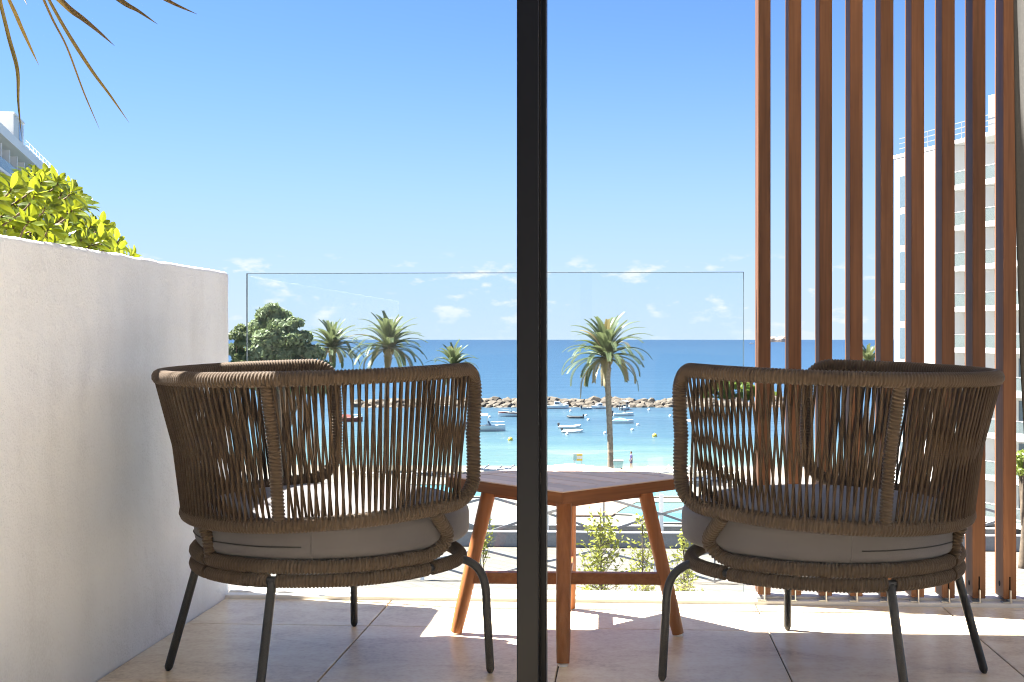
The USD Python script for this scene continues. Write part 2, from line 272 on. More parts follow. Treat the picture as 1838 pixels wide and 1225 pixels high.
WINDOW = plain('window_glass', (.085, .12, .145), .08, spec=.6)
RAILG = M('balcony_glass', {'t': ('transparent_bsdf', {'color': (.85, .92, .92)}), 'p': ('principled_bsdf', {'base_color': (.16, .19, .19), 'roughness': .1}), 'm': ('mix_closure', {'fac': .45})}, [('t.BSDF', 'm.closure1'), ('p.BSDF', 'm.closure2')], 'm.closure')
YELLOW = plain('yellow_buoy', (.75, .55, .06), .5)
CYAN = plain('pale_cyan', (.35, .62, .62), .6)
SKIN = plain('skin', (.40, .25, .17), .6); HAIR = plain('hair', (.03, .022, .016), .7)
PURPLE = plain('purple_cloth', (.14, .12, .28), .85); DARKCLOTH = plain('grey_cloth', (.12, .12, .20), .85)
TERRA = plain('terracotta', (.22, .15, .11), .8)
ISLE = plain('islet_rock', (.36, .29, .235), .95, vary=.3, scale=.02)
SEA = M('sea_water', {'g': ('geometry', {}), 's': ('separate_xyz', {}), 'lg': ('math', {'math_type': 'logarithm', 'value2': 10.0}), 'mr': ('map_range', {'from_min': 2.10, 'from_max': 3.6, 'clamp': True}),
    'nm': ('mapping', {'scale': (.012, .045, 1.0)}), 'nn': ('noise_texture', {'scale': 1.0, 'detail': 5.0, 'roughness': .6}), 'na': ('math', {'math_type': 'multiply_add', 'value2': .26, 'value3': -.13}), 'ad': ('math', {'math_type': 'add'}),
    'r': ('rgb_ramp', {'ramp': [(0, (.13, .155, .125)), (.035, (.082, .137, .132)), (.075, (.060, .112, .128)), (.13, (.044, .086, .118)), (.2, (.034, .068, .104)), (.27, (.026, .062, .106)), (.45, (.020, .052, .096)), (.8, (.016, .044, .084)), (1, (.013, .037, .075))]}),
    'm1': ('mapping', {'scale': (.35, .8, 1.0)}), 'n1': ('noise_texture', {'scale': 1.0, 'detail': 4.0, 'roughness': .6}), 'm2': ('mapping', {'scale': (.018, .06, 1.0)}), 'n2': ('noise_texture', {'scale': 1.0, 'detail': 6.0, 'roughness': .65}),
    'b1': ('bump', {'strength': .7, 'distance': .3}), 'b2': ('bump', {'strength': .9, 'distance': 1.8}), 'p': ('principled_bsdf', {'roughness': .3, 'specular_ior_level': .12})},
    [('g.position', 's.vector'), ('s.y', 'lg.value1'), ('lg.value', 'mr.value'), ('g.position', 'nm.vector'), ('nm.vector', 'nn.vector'), ('nn.fac', 'na.value1'), ('mr.result', 'ad.value1'), ('na.value', 'ad.value2'), ('ad.value', 'r.fac'), ('r.color', 'p.base_color'),
     ('g.position', 'm1.vector'), ('m1.vector', 'n1.vector'), ('g.position', 'm2.vector'), ('m2.vector', 'n2.vector'), ('n1.fac', 'b1.height'), ('n2.fac', 'b2.height'), ('b1.normal', 'b2.normal'), ('b2.normal', 'p.normal')])

# ------------------------------------------------------------------ setting: sea, ground
GZ, SZ = -12.8, -13.6
part('sea', ([[-60000, 100, SZ], [60000, 100, SZ], [60000, 90000, SZ], [-60000, 90000, SZ]], [[0, 1, 2, 3]]), SEA, kind='structure')
ys = [-60, 60, 112, 122, 148]; zs = [GZ, GZ, GZ, GZ - .15, GZ - 1.6]
part('ground', grid(lambda u, v: np.stack([(u - .5) * 1400, np.interp(v * 4, range(5), ys), np.interp(v * 4, range(5), zs)], 1), 2, 5), SAND, kind='structure')
part('pool_deck', box(-60, 60, 77, 117, GZ - .05, GZ + .03), DECK, kind='structure')
part('pavement', box(-60, 60, 20, 76.5, GZ - .05, GZ + .02), ROAD, kind='structure')

# ------------------------------------------------------------------ terrace: floor tiles, kerb, ceiling, wall
floor = thing('floor', kind='structure')
JX = [-1.349, -.787, -.187, .413, 1.013, 1.613, 2.213]; JY = [1.107, 1.707, 2.307, 2.907, 3.507, 3.853]
for i in range(len(JX) - 1):
    for j in range(len(JY) - 1):
        part('tile', bbox(JX[i] + .0022, JX[i + 1] - .0022, JY[j] + .0022, JY[j + 1] - .0022, -.02, 0, .0012), TILE, floor)
part('grout_bed', box(-1.349, 2.213, 1.107, 3.853, -.30, -.006), GROUT, floor)
kerb = thing('kerb', kind='structure')
part('kerb_step', bbox(-1.349, 2.4, 3.855, 3.893, -.3, .012, .002), WHITE, kerb)
part('kerb_top', bbox(-1.349, 2.4, 3.893, 3.955, -.3, .018, .002), WHITE, kerb)
part('ceiling', box(-2.06, 1.95, 2.40, 3.90, 2.60, 2.80), WHITE, kind='structure')  # overhang slab, cut short at rear and right to let skylight in
room = thing('room', kind='structure')  # unseen room, left roofless so sun and sky fill the terrace
part('room_floor', box(-3.2, 3.2, -1.6, 1.105, -.3, -.002), BOUNCEFLOOR, room)  # added as a sunlit bounce surface behind the eye
part('back_wall', box(-3.4, 3.4, -1.8, -1.601, -.3, 5.2), ROOMWALL, room)  # unseen dark wall, added this tall to block the low sky
part('side_wall', box(-3.4, -3.201, -1.60, 2.0, -.3, 2.6), ROOMWALL, room)
part('side_wall', box(3.201, 3.4, -1.60, 2.5, -.3, 5.2), ROOMWALL, room)

wallt = thing('boundary_wall', 'rough white plastered terrace wall on the left with a leafy shrub rising behind it', 'wall')
WX, WT, WY1 = -1.35, .20, 3.915
def wall_mesh():
    ny, prof = 120, []
    r = .018
    for k in range(7): a = math.pi / 2 * k / 6; prof.append((WX - r + r * math.cos(a), 1.094 - r + r * math.sin(a)))
    for k in range(7): a = math.pi / 2 * k / 6; prof.append((WX - WT + r - r * math.sin(a), 1.094 - r + r * math.cos(a)))
    prof = [(WX, z) for z in np.linspace(-.3, 1.06, 20)] + prof + [(WX - WT, -.3)]
    prof = np.array(prof); Y = np.linspace(1.0, WY1, ny); V = []
    for y in Y:
        p = prof.copy(); e = np.clip((WY1 - y) / .03, 0, 1); e = math.sqrt(1 - (1 - e) ** 2)
        w = np.stack([p[:, 0] * 4, np.full(len(p), y * 4), p[:, 1] * 4], 1)
        top = p[:, 1] > 1.0
        q = np.stack([p[:, 0] + (meshkit.fbm(w, 3, 3) - .5) * .008 - (p[:, 0] > WX - .1) * (1 - e) * .02, np.full(len(p), y), p[:, 1] + top * ((meshkit.fbm(w * 3, 3, 5) - .5) * .011 - (1 - e) * .008 + (y < 3.3) * 0)], 1)
        V.append(q)
    n = len(prof); V = np.vstack(V); i, j = np.meshgrid(np.arange(ny - 1), np.arange(n - 1), indexing='ij'); a = (i * n + j).ravel()
    F = np.vstack([np.stack([a, a + 1, a + n + 1], 1), np.stack([a, a + n + 1, a + n], 1)])
    k = (ny - 1) * n; c = len(V); V = np.vstack([V, V[k:].mean(0)])
    F = np.vstack([F, [[k + q, k + q + 1, c] for q in range(n - 1)] + [[k + n - 1, k, c]]])
    return V, F
part('wall', wall_mesh(), PLASTER, wallt, smooth=50)
part('planter_back', bbox(-2.55, -2.40, 1.0, 3.915, -.3, 1.05, .01), PLASTER, wallt)
part('planter_end', bbox(-2.40, -1.555, 3.765, 3.915, -.3, 1.05, .01), PLASTER, wallt)
part('soil', grid(lambda u, v: np.stack([-2.40 + u * .85, 1.0 + v * 2.76, .98 + .03 * meshkit.noise(np.stack([u * 9, v * 25, u * 0], 1))], 1), 14, 40), SOIL, wallt, kind='stuff')

# glass balustrade
YG = 3.915
def at_y(u, y):   # world x on plane y seen at pixel column u
    k = (u - CX) / FPX; d = FW + k * RT; return d[0] / d[1] * y
gx0, gx1, gz = at_y(442, YG), at_y(1335, YG), 1.090
bal = thing('glass_balustrade', 'clear frameless glass balustrade panel between the white wall and the timber screen', 'balustrade')
part('glass_pane', box(gx0 + .0015, gx1 - .0015, YG, YG + .012, .0185, gz - .0015), BALGLASS, bal)
part('polished_edge', box(gx0, gx1, YG, YG + .012, gz - .0014, gz), GLEDGE, bal)
part('polished_edge', box(gx0, gx0 + .0014, YG, YG + .012, .0185, gz - .0015), GLEDGE, bal)
part('polished_edge', box(gx1 - .0014, gx1, YG, YG + .012, .0185, gz - .0015), GLEDGE, bal)

# timber screen
scr = thing('timber_screen', 'tall screen of upright reddish brown timber slats right of the terrace', 'screen')
YS, SD, SW = 3.862, .09, .0412
for i in range(14):
    u = 1360.6 + 55.05 * i; x0 = at_y(u, YS)
    zb = .030 - .0006 * i
    m = bbox(x0, x0 + SW, YS, YS + SD, zb, 2.6, .0015)
    s = part('slat', m, SLATW, scr)
    xc = x0 + SW / 2
    part('slot', box(xc - .0022, xc + .0022, YS - .0006, YS + .02, zb + .001, zb + .072), RUBBER, s)
    part('bracket_plate', cat(bbox(xc - .0019, xc + .0019, YS - .012, YS + .05, .0125, zb + .03, .0005), bbox(xc - .024, xc + .006, YS - .008, YS + .02, .0125, .0165, .0005)), STEEL, s)
    a = np.arange(12) / 12 * 2 * math.pi
    bolt = hull(np.vstack([np.stack([np.full(12, x0 - k), YS + .040 + .009 * np.cos(a), zb + .043 + .009 * np.sin(a)], 1) for k in (-.004, .0006)]))
    part('bolt_hole', bolt, RUBBER, s)

# sliding door in front
door = thing('sliding_door', 'black aluminium framed sliding glass door seen from inside the room', 'door')
YD = 2.35
xa, xb = at_y(927.5, YD), at_y(967, YD); xc_, xd = at_y(970, YD + .05), at_y(980, YD + .05)
part('stile', bbox(xa, xb, YD, YD + .045, .0, 2.55, .002), FRAME, door)
part('seal', box(xb, xc_ + .002, YD + .012, YD + .045, .0, 2.55), RUBBER, door)
part('stile', bbox(xc_, xd, YD + .05, YD + .095, .0, 2.55, .002), FRAME, door)
part('glass_pane', box(-1.33, xa - .001, YD + .018, YD + .024, .05, 2.50), PANE, door)
part('glass_pane', box(xd + .001, 2.1, YD + .068, YD + .074, .05, 2.50), PANE, door)
part('bottom_rail', bbox(-1.33, 2.1, YD - .002, YD + .1, .0015, .045, .002), FRAME, door)
part('top_rail', bbox(-1.33, 2.1, YD - .002, YD + .1, 2.552, 2.599, .002), FRAME, door)
# curtain at the far right
def curtain(u, v):
    z = 2.55 - v * 2.53
    px = np.interp(CY - (z - EYE) / 2.12 * FPX, [-300, 0, 400, 650, 1200], [1825, 1828, 1832, 1838, 1864])
    x = np.array([at_y(p, 2.12) for p in px]) + u * .30
    return np.stack([x, 2.12 + .025 * np.sin(u * 34 + z) + .01 * np.sin(u * 11), z], 1)
cu = thing('curtain', 'greyish linen curtain edge hanging at the right border of the view', 'curtain')
a_, b_ = grid(curtain, 90, 40), grid(curtain, 90, 40)
part('drape', cat(a_, (b_[0] + [0, .003, 0], b_[1][:, ::-1])), CURTAIN, cu, smooth=True)

# ------------------------------------------------------------------ woven armchairs
TR = .0175
Rr, zr, Rb, ob, zb_, kb, Rt, ot, zt, kt = .336, .295, .364, .005, .4444, .0574, .4194, -.0067, .7845, .0328
AT, AB, EB, ET, aL, rF, rA, aF, AS = 2.17, 1.94, 1.6, .944, .6375, .4347, .4165, 2.271, .707
aEf = lambda t: AB * (1 - t) + AT * t
def shell(a, t, dr=0.0):
    a, t = np.asarray(a, float), np.asarray(t, float)
    def cv(R, o, e):
        y = -R * np.cos(a); return R * np.sin(a), o + np.where(y > 0, y * e, y)
    xb, yb = cv(Rb + dr, ob, EB); xt, yt = cv(Rt + dr, ot, ET); pin = .013 * np.clip(1 - np.abs(t - .5) / .5, 0, 1)
    return np.stack([xb * (1 - t) + xt * t - pin * np.sin(a), yb * (1 - t) + yt * t + pin * np.cos(a), (zb_ + kb * yb) * (1 - t) + (zt + kt * yt) * t], -1)
def ring_pt(a, z, R=Rr):
    a = np.asarray(a, float); w = np.abs((a + math.pi) % (2 * math.pi) - math.pi); R = R + .013 * np.exp(-((w - 2.25) / .35) ** 2)
    x, y = R * np.sin(a), -R * np.cos(a)
    return np.stack([x, y, np.full_like(x, z)], -1)
def make_chair():
    t = thing('woven_armchair', None, 'armchair')
    # backrest frame loop: rounded rectangle on the shell (unrolled)
    Wd, Hh, rc = .85, .345, .062; pts = []
    for cx_, cy_, a0 in ((Wd - rc, Hh - rc, 0), (-Wd + rc, Hh - rc, 90), (-Wd + rc, rc, 180), (Wd - rc, rc, 270)):
        for k in range(13): g = math.radians(a0 + 90 * k / 12); pts.append((cx_ + rc * math.cos(g), cy_ + rc * math.sin(g)))
    P2 = []
    for i in range(len(pts)):
        p, q = np.array(pts[i]), np.array(pts[(i + 1) % len(pts)]); n = max(1, int(np.linalg.norm(q - p) / .01))
        P2 += [p + (q - p) * k / n for k in range(n)]
    P2 = np.array(P2); loop = shell(P2[:, 0] / Wd * aEf(P2[:, 1] / Hh), P2[:, 1] / Hh)
    # mid-height pinch must not bend the frame itself: only its two ends pass there
    part('backrest_frame', rope_tube(loop, TR, True, 12, 1), ROPE, t, smooth=True)
    for s in (-1, 1):
        part('strut', rope_tube(shell(np.full(9, s * AS), np.linspace(.03, .97, 9)), .0145, jit=2), ROPE, t, smooth=True)
    # support tubes: from the bottom rail down onto the lower ring, round to the back
    zu = zr + .033
    for s in (-1, 1):
        c = [shell(s * 1.71, 0.0)]; c[0][2] -= .012
        c += [np.r_[ring_pt(np.array(1.97 * s), 0, Rr + .020)[:2], .375], np.r_[ring_pt(np.array(1.93 * s), 0, Rr + .008)[:2], .343], np.r_[ring_pt(np.array(1.82 * s), 0)[:2], zu]]
        c += [ring_pt(np.array(a * s), zu) for a in np.linspace(1.7, .02, 22)]
        part('seat_support', rope_tube(smooth_path(c, 6), .0165, jit=3), ROPE, t, smooth=True)
        b = [shell(s * .045, 0.0) - [0, 0, .012], np.r_[ring_pt(np.array(.05 * s), 0, Rr + .012)[:2], .385], np.r_[ring_pt(np.array(.05 * s), 0, Rr + .004)[:2], zu + .008]]
        if s > 0: part('rear_support', rope_tube(smooth_path(b, 8), .014, jit=4), ROPE, t, smooth=True)
    # lower ring in four wrapped lengths with bare metal joints between
    for a0, a1 in ((-aL + .035, -.02), (.02, aL - .035), (aL + .035, 1.82), (1.87, 2 * math.pi - 1.87), (-1.82, -aL - .035)):
        part('lower_ring', rope_tube(ring_pt(np.linspace(a0, a1, 80), zr), .0165, jit=5), ROPE, t, smooth=True)
    part('ring_core', tube(ring_pt(np.linspace(0, 2 * math.pi, 120, endpoint=False), zr), .0105, 8, True), METAL, t, smooth=True)
    part('seat_deck', grid(lambda u, v: np.stack([(.31 * v) * np.cos(u * 2 * math.pi), (.31 * v) * np.sin(u * 2 * math.pi), .322 + 0 * u], 1), 40, 6), METAL, t)
    def legtube(P):
        P = resample(P, .006)[0]; r = np.full(len(P), .0108); r[-1] = .005; r[-2] = .009
        return tube(P, r, 14)
    for s in (-1, 1):
        d = lambda R, a, z: np.array([R * math.sin(a * s), -R * math.cos(a) * 1.0, z])
        part('leg', legtube(np.array([d(Rr, aL, zr), d(Rr + (rA - Rr) * .5, aL, zr / 2), d(rA, aL, 0)])), METAL, t, smooth=True)
        c = [d(Rr * 1.03, aF, zr), d(.375, aF, zr - .006), d(.405, aF, zr - .028), d(.421, aF, zr - .07), d(.4255, aF, .16), d(rF, aF, 0)]
        part('leg', legtube(smooth_path(c, 8)), METAL, t, smooth=True)
    # cords in two crossing layers
    def arc(t):
        a = np.linspace(-aEf(t), aEf(t), 400); c = shell(a, np.full(400, float(t))); L = np.r_[0, np.cumsum(np.linalg.norm(np.diff(c, axis=0), axis=1))]
        return lambda f: np.interp(f, 2 * L / L[-1] - 1, a)
    arc0, arc1 = arc(0.0), arc(1.0)
    n = 98; mg = .055; p = 2 * (1 - mg) / n
    g = np.random.RandomState(4)
    for k in range(n):
        for lay in (0, 1):
            f0 = -1 + mg + (k + .5 * lay + .25) * p; f1 = f0 + (.95 if lay == 0 else -.95) * p
            if abs(f1) > 1 - mg * .8: continue
            if min(abs(abs(arc1(f0)) - AS), abs(abs(arc0(f1)) - AS)) < .036 or (abs(arc1(f0)) - AS) * (abs(arc0(f1)) - AS) < 0: continue
            dr = .011 if lay == 0 else -.011
            tt = np.array([.03, .27, .5, .73, .97]); e0 = shell(arc0(f1), .03, -dr); e1 = shell(arc1(f0), .97, dr); e0[2] -= .0; bow = g.normal(0, .0005, 3)
            P = e0 + np.outer((tt - .03) / .94, e1 - e0) + np.outer(np.sin(np.pi * (tt - .03) / .94), bow)
            part('cord', tube(P, .0034, 6, cap=False), CORD, t, smooth=True)
    return t
def make_cushion():
    t = thing('seat_cushion', None, 'cushion')
    h, R = .126, .342; nv, nu = 26, 96
    def f(u, v):
        a = u * 2 * math.pi; q = (v - .5) * math.pi; c = np.sign(np.cos(q)) * np.abs(np.cos(q)) ** .32; s = np.sign(np.sin(q)) * np.abs(np.sin(q)) ** .45
        rad = R * (1 + .055 * np.clip(-np.cos(a), 0, 1) ** 2 + .05 * np.exp(-((np.abs(((a + math.pi) % (2 * math.pi)) - math.pi) - 2.35) / .35) ** 2))
        r = rad * c; w = (meshkit.fbm(np.stack([np.cos(a) * 2 * c, np.sin(a) * 2 * c, v * 3], 1), 3, 8) - .5)
        puff = .012 * (1 - c ** 6) * np.sign(s)
        return np.stack([(r + .010 * w) * np.sin(a), -(r + .010 * w) * np.cos(a), h / 2 * s + .006 * w + .010 * (1 - (r / R) ** 2) * (s > 0)], 1)
    part('cover', grid(f, nu, nv), CUSH, t, smooth=True)
    def on(a, v, o):
        p = f(np.mod(a, 2 * math.pi) / (2 * math.pi), v); return p + np.stack([np.sin(a), -np.cos(a), 0 * a], 1) * o
    a = np.linspace(-.85, .85, 70); part('zip', tube(on(a, np.full(70, .488), .0008), .0016, 6), DARKLINE, t)
    part('zip_flap', tube(on(a, np.full(70, .53), .0002), .0022, 6), CUSH, t, smooth=True)
    for a0 in (-.92, .92, 2.0, -2.0): part('seam', tube(on(np.full(16, a0), np.linspace(.18, .80, 16), .0004), .0016, 6), CUSH, t, smooth=True)
    return t
chair = make_chair(); chairs = [((-.792, 3.064), -.788), ((.505, 3.085), .949)]
chair.GetAttribute('xformOp:translate').Set(Gf.Vec3d(*chairs[0][0], 0)); chair.GetAttribute('xformOp:rotateZ').Set(math.degrees(chairs[0][1]))
meta(chair, 'brown rope woven armchair with black legs standing beside the white wall', group='woven rope armchairs on the terrace')
dup(chair, (*chairs[1][0], 0), chairs[1][1], 'brown rope woven armchair with black legs standing in front of the timber slats')
cush = make_cushion(); CZ = .331 + .059
cush.GetAttribute('xformOp:translate').Set(Gf.Vec3d(*chairs[0][0], CZ)); cush.GetAttribute('xformOp:rotateZ').Set(math.degrees(chairs[0][1]))
meta(cush, 'thick grey seat cushion in the armchair beside the white wall', group='grey seat cushions')
dup(cush, (*chairs[1][0], CZ), chairs[1][1], 'thick grey seat cushion in the armchair by the timber slats')

# ------------------------------------------------------------------ side table
tb = thing('side_table', 'square slatted teak side table with splayed round legs between the two armchairs', 'table', (-.182, 3.430, 0), .807)
S, TH, FWd, TT = .5047 / 2, .4648, .050, .033
def mitre(side, z0, z1):
    o, i = S, S - FWd
    poly = [(-o, -o), (o, -o), (i, -i), (-i, -i)]
    v, f = prism(poly, z0, z1)
    v = v.copy(); v[:, 0] *= .9985
    return rotz((v, f), side * math.pi / 2)
for k in range(4):
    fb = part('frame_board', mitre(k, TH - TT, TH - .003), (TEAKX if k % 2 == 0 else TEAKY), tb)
    part('bleached_face', mitre(k, TH - .0029, TH), (TOPWX if k % 2 == 0 else TOPW), fb)  # thin top skin, its paler colour paints in the sky reflection
nS = 6; iw = 2 * (S - FWd); sw = iw / nS
for k in range(nS):
    x0 = -iw / 2 + k * sw
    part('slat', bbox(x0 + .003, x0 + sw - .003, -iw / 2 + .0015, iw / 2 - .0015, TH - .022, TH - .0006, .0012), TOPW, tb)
for sx, sy in ((-1, -1), (1, -1), (1, 1), (-1, 1)):
    a = np.array([sx * S * .634, sy * S * .634, TH - TT]); b = np.array([sx * S * .911, sy * S * .911, .006])
    P = np.linspace(0, 1, 14)[:, None] * (b - a) + a
    part('leg', tube(P, np.r_[np.linspace(.0215, .0195, 12), .0185, .017], 18), TEAKZ, tb, smooth=40)
    part('foot_pad', cyl((b[0], b[1], 0), .014, .0065, 14), WHITEMETAL, tb)
zq = .167; fq = .634 + (.911 - .634) * (TH - TT - zq) / (TH - TT)
e = S * fq
part('stretcher', bar((e, -e, zq), (-e, e, zq), .026, .033), TEAKX, tb)
part('stretcher', bar((-e, -e, zq - .001), (e, e, zq - .001), .025, .031), TEAKX, tb)
for a_, b_, c_, d_ in ((-1, -1, 1, -1), (1, -1, 1, 1), (1, 1, -1, 1), (-1, 1, -1, -1)):
    f0 = .60
    part('apron', bar((a_ * S * f0, b_ * S * f0, TH - TT - .0135), (c_ * S * f0, d_ * S * f0, TH - TT - .0135), .018, .026), TEAKX, tb)

# ------------------------------------------------------------------ plants on the terrace
def leaf(base, axis, up, L, w, fold=.25, curl=.25, n=7, shape=None):
    """Obovate leaf blade with a folded midrib, as thin geometry."""
    axis = axis / np.linalg.norm(axis); side = np.cross(axis, up); side /= np.linalg.norm(side) + 1e-9; nrm = np.cross(side, axis)
    t = np.linspace(0, 1, n + 1); wd = w * (shape(t) if shape else (np.maximum(.0, np.sin(math.pi * np.clip(t, .02, .985) ** 1.45)) ** .72 + .05))
    mid = base + np.outer(t * L, axis) - np.outer(curl * L * t ** 2, nrm)
    l = mid + np.outer(wd, side) + np.outer(wd * fold, nrm); r = mid - np.outer(wd, side) + np.outer(wd * fold, nrm)
    a, b = quadstrip(l, mid), quadstrip(mid, r); return cat(a, b)
shrub = thing('shrub', 'round leafed yellow green shrub backlit by the sun above the white wall', 'shrub')
g = np.random.RandomState(21); leaves = []; stems = []
outline = lambda u: np.interp(u, [-500, -60, 10, 40, 90, 125, 150, 170, 200, 235, 262], [300, 318, 322, 303, 292, 318, 352, 376, 398, 425, 448])
root = np.array([-1.95, 2.95, .98]); tips = []
for k in range(9000):
    y = g.uniform(2.3, 3.72); x = g.uniform(-2.3, -1.44); z = g.uniform(1.03, 1.5)
    d = np.array([x, y, 0]) @ FW; u = CX + FPX * (np.array([x, y, 0]) @ RT) / d; v = CY - FPX * (z - EYE) / d
    if u > 258 or u < -260 or v < outline(u) + 12: continue
    if any(np.linalg.norm(np.array([x, y, z]) - q) < .046 for q in tips): continue
    tips.append(np.array([x, y, z]))
    if len(tips) >= 520: break
for q in tips:
    r0 = root + [g.uniform(-.15, .3), (q[1] - root[1]) * .75, 0]; ax = q - r0 + [.08, -.1, .15]; ax /= np.linalg.norm(ax)
    ax = ax + np.array([.25, -.3, .25]) * g.uniform(0, 1); ax /= np.linalg.norm(ax)
    P = smooth_path([r0, (r0 + q) / 2 + g.normal(0, .02, 3), q - ax * .05, q], 3); stems.append(tube(P, np.linspace(.0042, .002, len(P)), 5))
    n = g.randint(8, 13); ph = g.uniform(0, 6.28); s = np.cross(ax, [0, 0, 1.0]); s /= np.linalg.norm(s) + 1e-9; t2 = np.cross(ax, s)
    for j in range(n):
        a = ph + j * 2.4; lift = g.uniform(.15, .95) if j > 2 else g.uniform(.9, 1.6); rad = np.cos(a) * s + np.sin(a) * t2
        dr = rad + ax * lift; L = g.uniform(.036, .058) * (1 if j > 2 else .7)
        leaves.append((np.linalg.norm(q * [1, 1, 0] - [0, 0, 0]) + g.uniform(0, .1) - z * .1, leaf(q - ax * (.022 * j / n), dr, ax, L, L * g.uniform(.19, .25), .22, g.uniform(-.1, .45))))
leaves.sort(key=lambda a: a[0])
for _, m in leaves[:300]: part('leaf', m, SHRUB, shrub, smooth=True)
part('inner_leaves', cat(*[m for _, m in leaves[300:]]), SHRUB, shrub, smooth=True, kind='stuff')
part('stems', cat(*stems), TWIG, shrub, smooth=True)

drac = thing('dracaena', 'spiky plant with long drooping rust coloured leaf tips hanging in at the top left', 'plant')
crown = W(5, -170, 3.0)
P = smooth_path([(-2.1, 2.35, .98), (-2.12, 2.55, 1.3), (-1.95, 2.75, 1.65), crown - [.03, 0, .05], crown], 6)
part('stem', tube(P, np.linspace(.03, .02, len(P)), 10), TWIG, drac, smooth=True)
def blade(C, w, name='leaf'):
    C = smooth_path(C, 7); n = len(C); T, N, B = frames(C, False); t = np.linspace(0, 1, n)
    wd = .78 * w * np.interp(t, [0, .12, .5, .85, 1], [.6, 1, .85, .35, .03]); tw = .5 + .9 * np.sin(t * 2.2 + w * 900)
    side = np.cos(tw)[:, None] * np.cross(T, FW) + np.sin(tw)[:, None] * FW * .6
    side /= np.linalg.norm(side, axis=1)[:, None]
    l, r = C + side * wd[:, None], C - side * wd[:, None]; mid = C + np.cross(T, side) * (wd * .3)[:, None]
    part(name, cat(quadstrip(l, mid), quadstrip(mid, r)), DRAC, drac, smooth=True)
for pts, w in (
    ([(2, -130), (-4, -30), (14, 60), (31, 125), (33, 185), (39, 250)], .0085), ([(8, -130), (8, -30), (30, 30), (52, 80), (70, 118)], .0085),
    ([(20, -140), (55, -55), (92, 30), (120, 85), (150, 165), (179, 233)], .0075), ([(20, -150), (60, -55), (110, 40), (160, 120), (198, 172), (232, 221)], .0085),
    ([(25, -155), (70, -45), (118, 10), (150, 35), (178, 58), (206, 83)], .0115), ([(25, -165), (120, -75), (215, 0), (248, 20), (283, 44)], .0105),
    ([(25, -170), (150, -95), (270, -18), (310, 6), (354, 26)], .0105), ([(10, -130), (18, -60), (35, -20), (49, 10)], .008),
    ([(-5, -150), (-60, -70), (-80, 20), (-85, 120)], .0095), ([(-5, -160), (-110, -120), (-170, -30), (-200, 60)], .0095), ([(10, -175), (60, -260), (170, -250), (260, -170)], .0095),
    ([(0, -180), (-40, -300), (-130, -310), (-210, -240)], .0095), ([(5, -180), (10, -300), (40, -370), (90, -380)], .0095), ([(-4, -140), (-20, -60), (-26, 20), (-3, 36)], .006), ([(-5, -150), (-30, -40), (-25, 80), (-2, 108)], .005)):
    n = len(pts); dd = 3.0 + rng.uniform(-.10, .10)
    blade([W(u, v, 3.0 + (dd - 3.0) * k / (n - 1)) for k, (u, v) in enumerate(pts)], w)

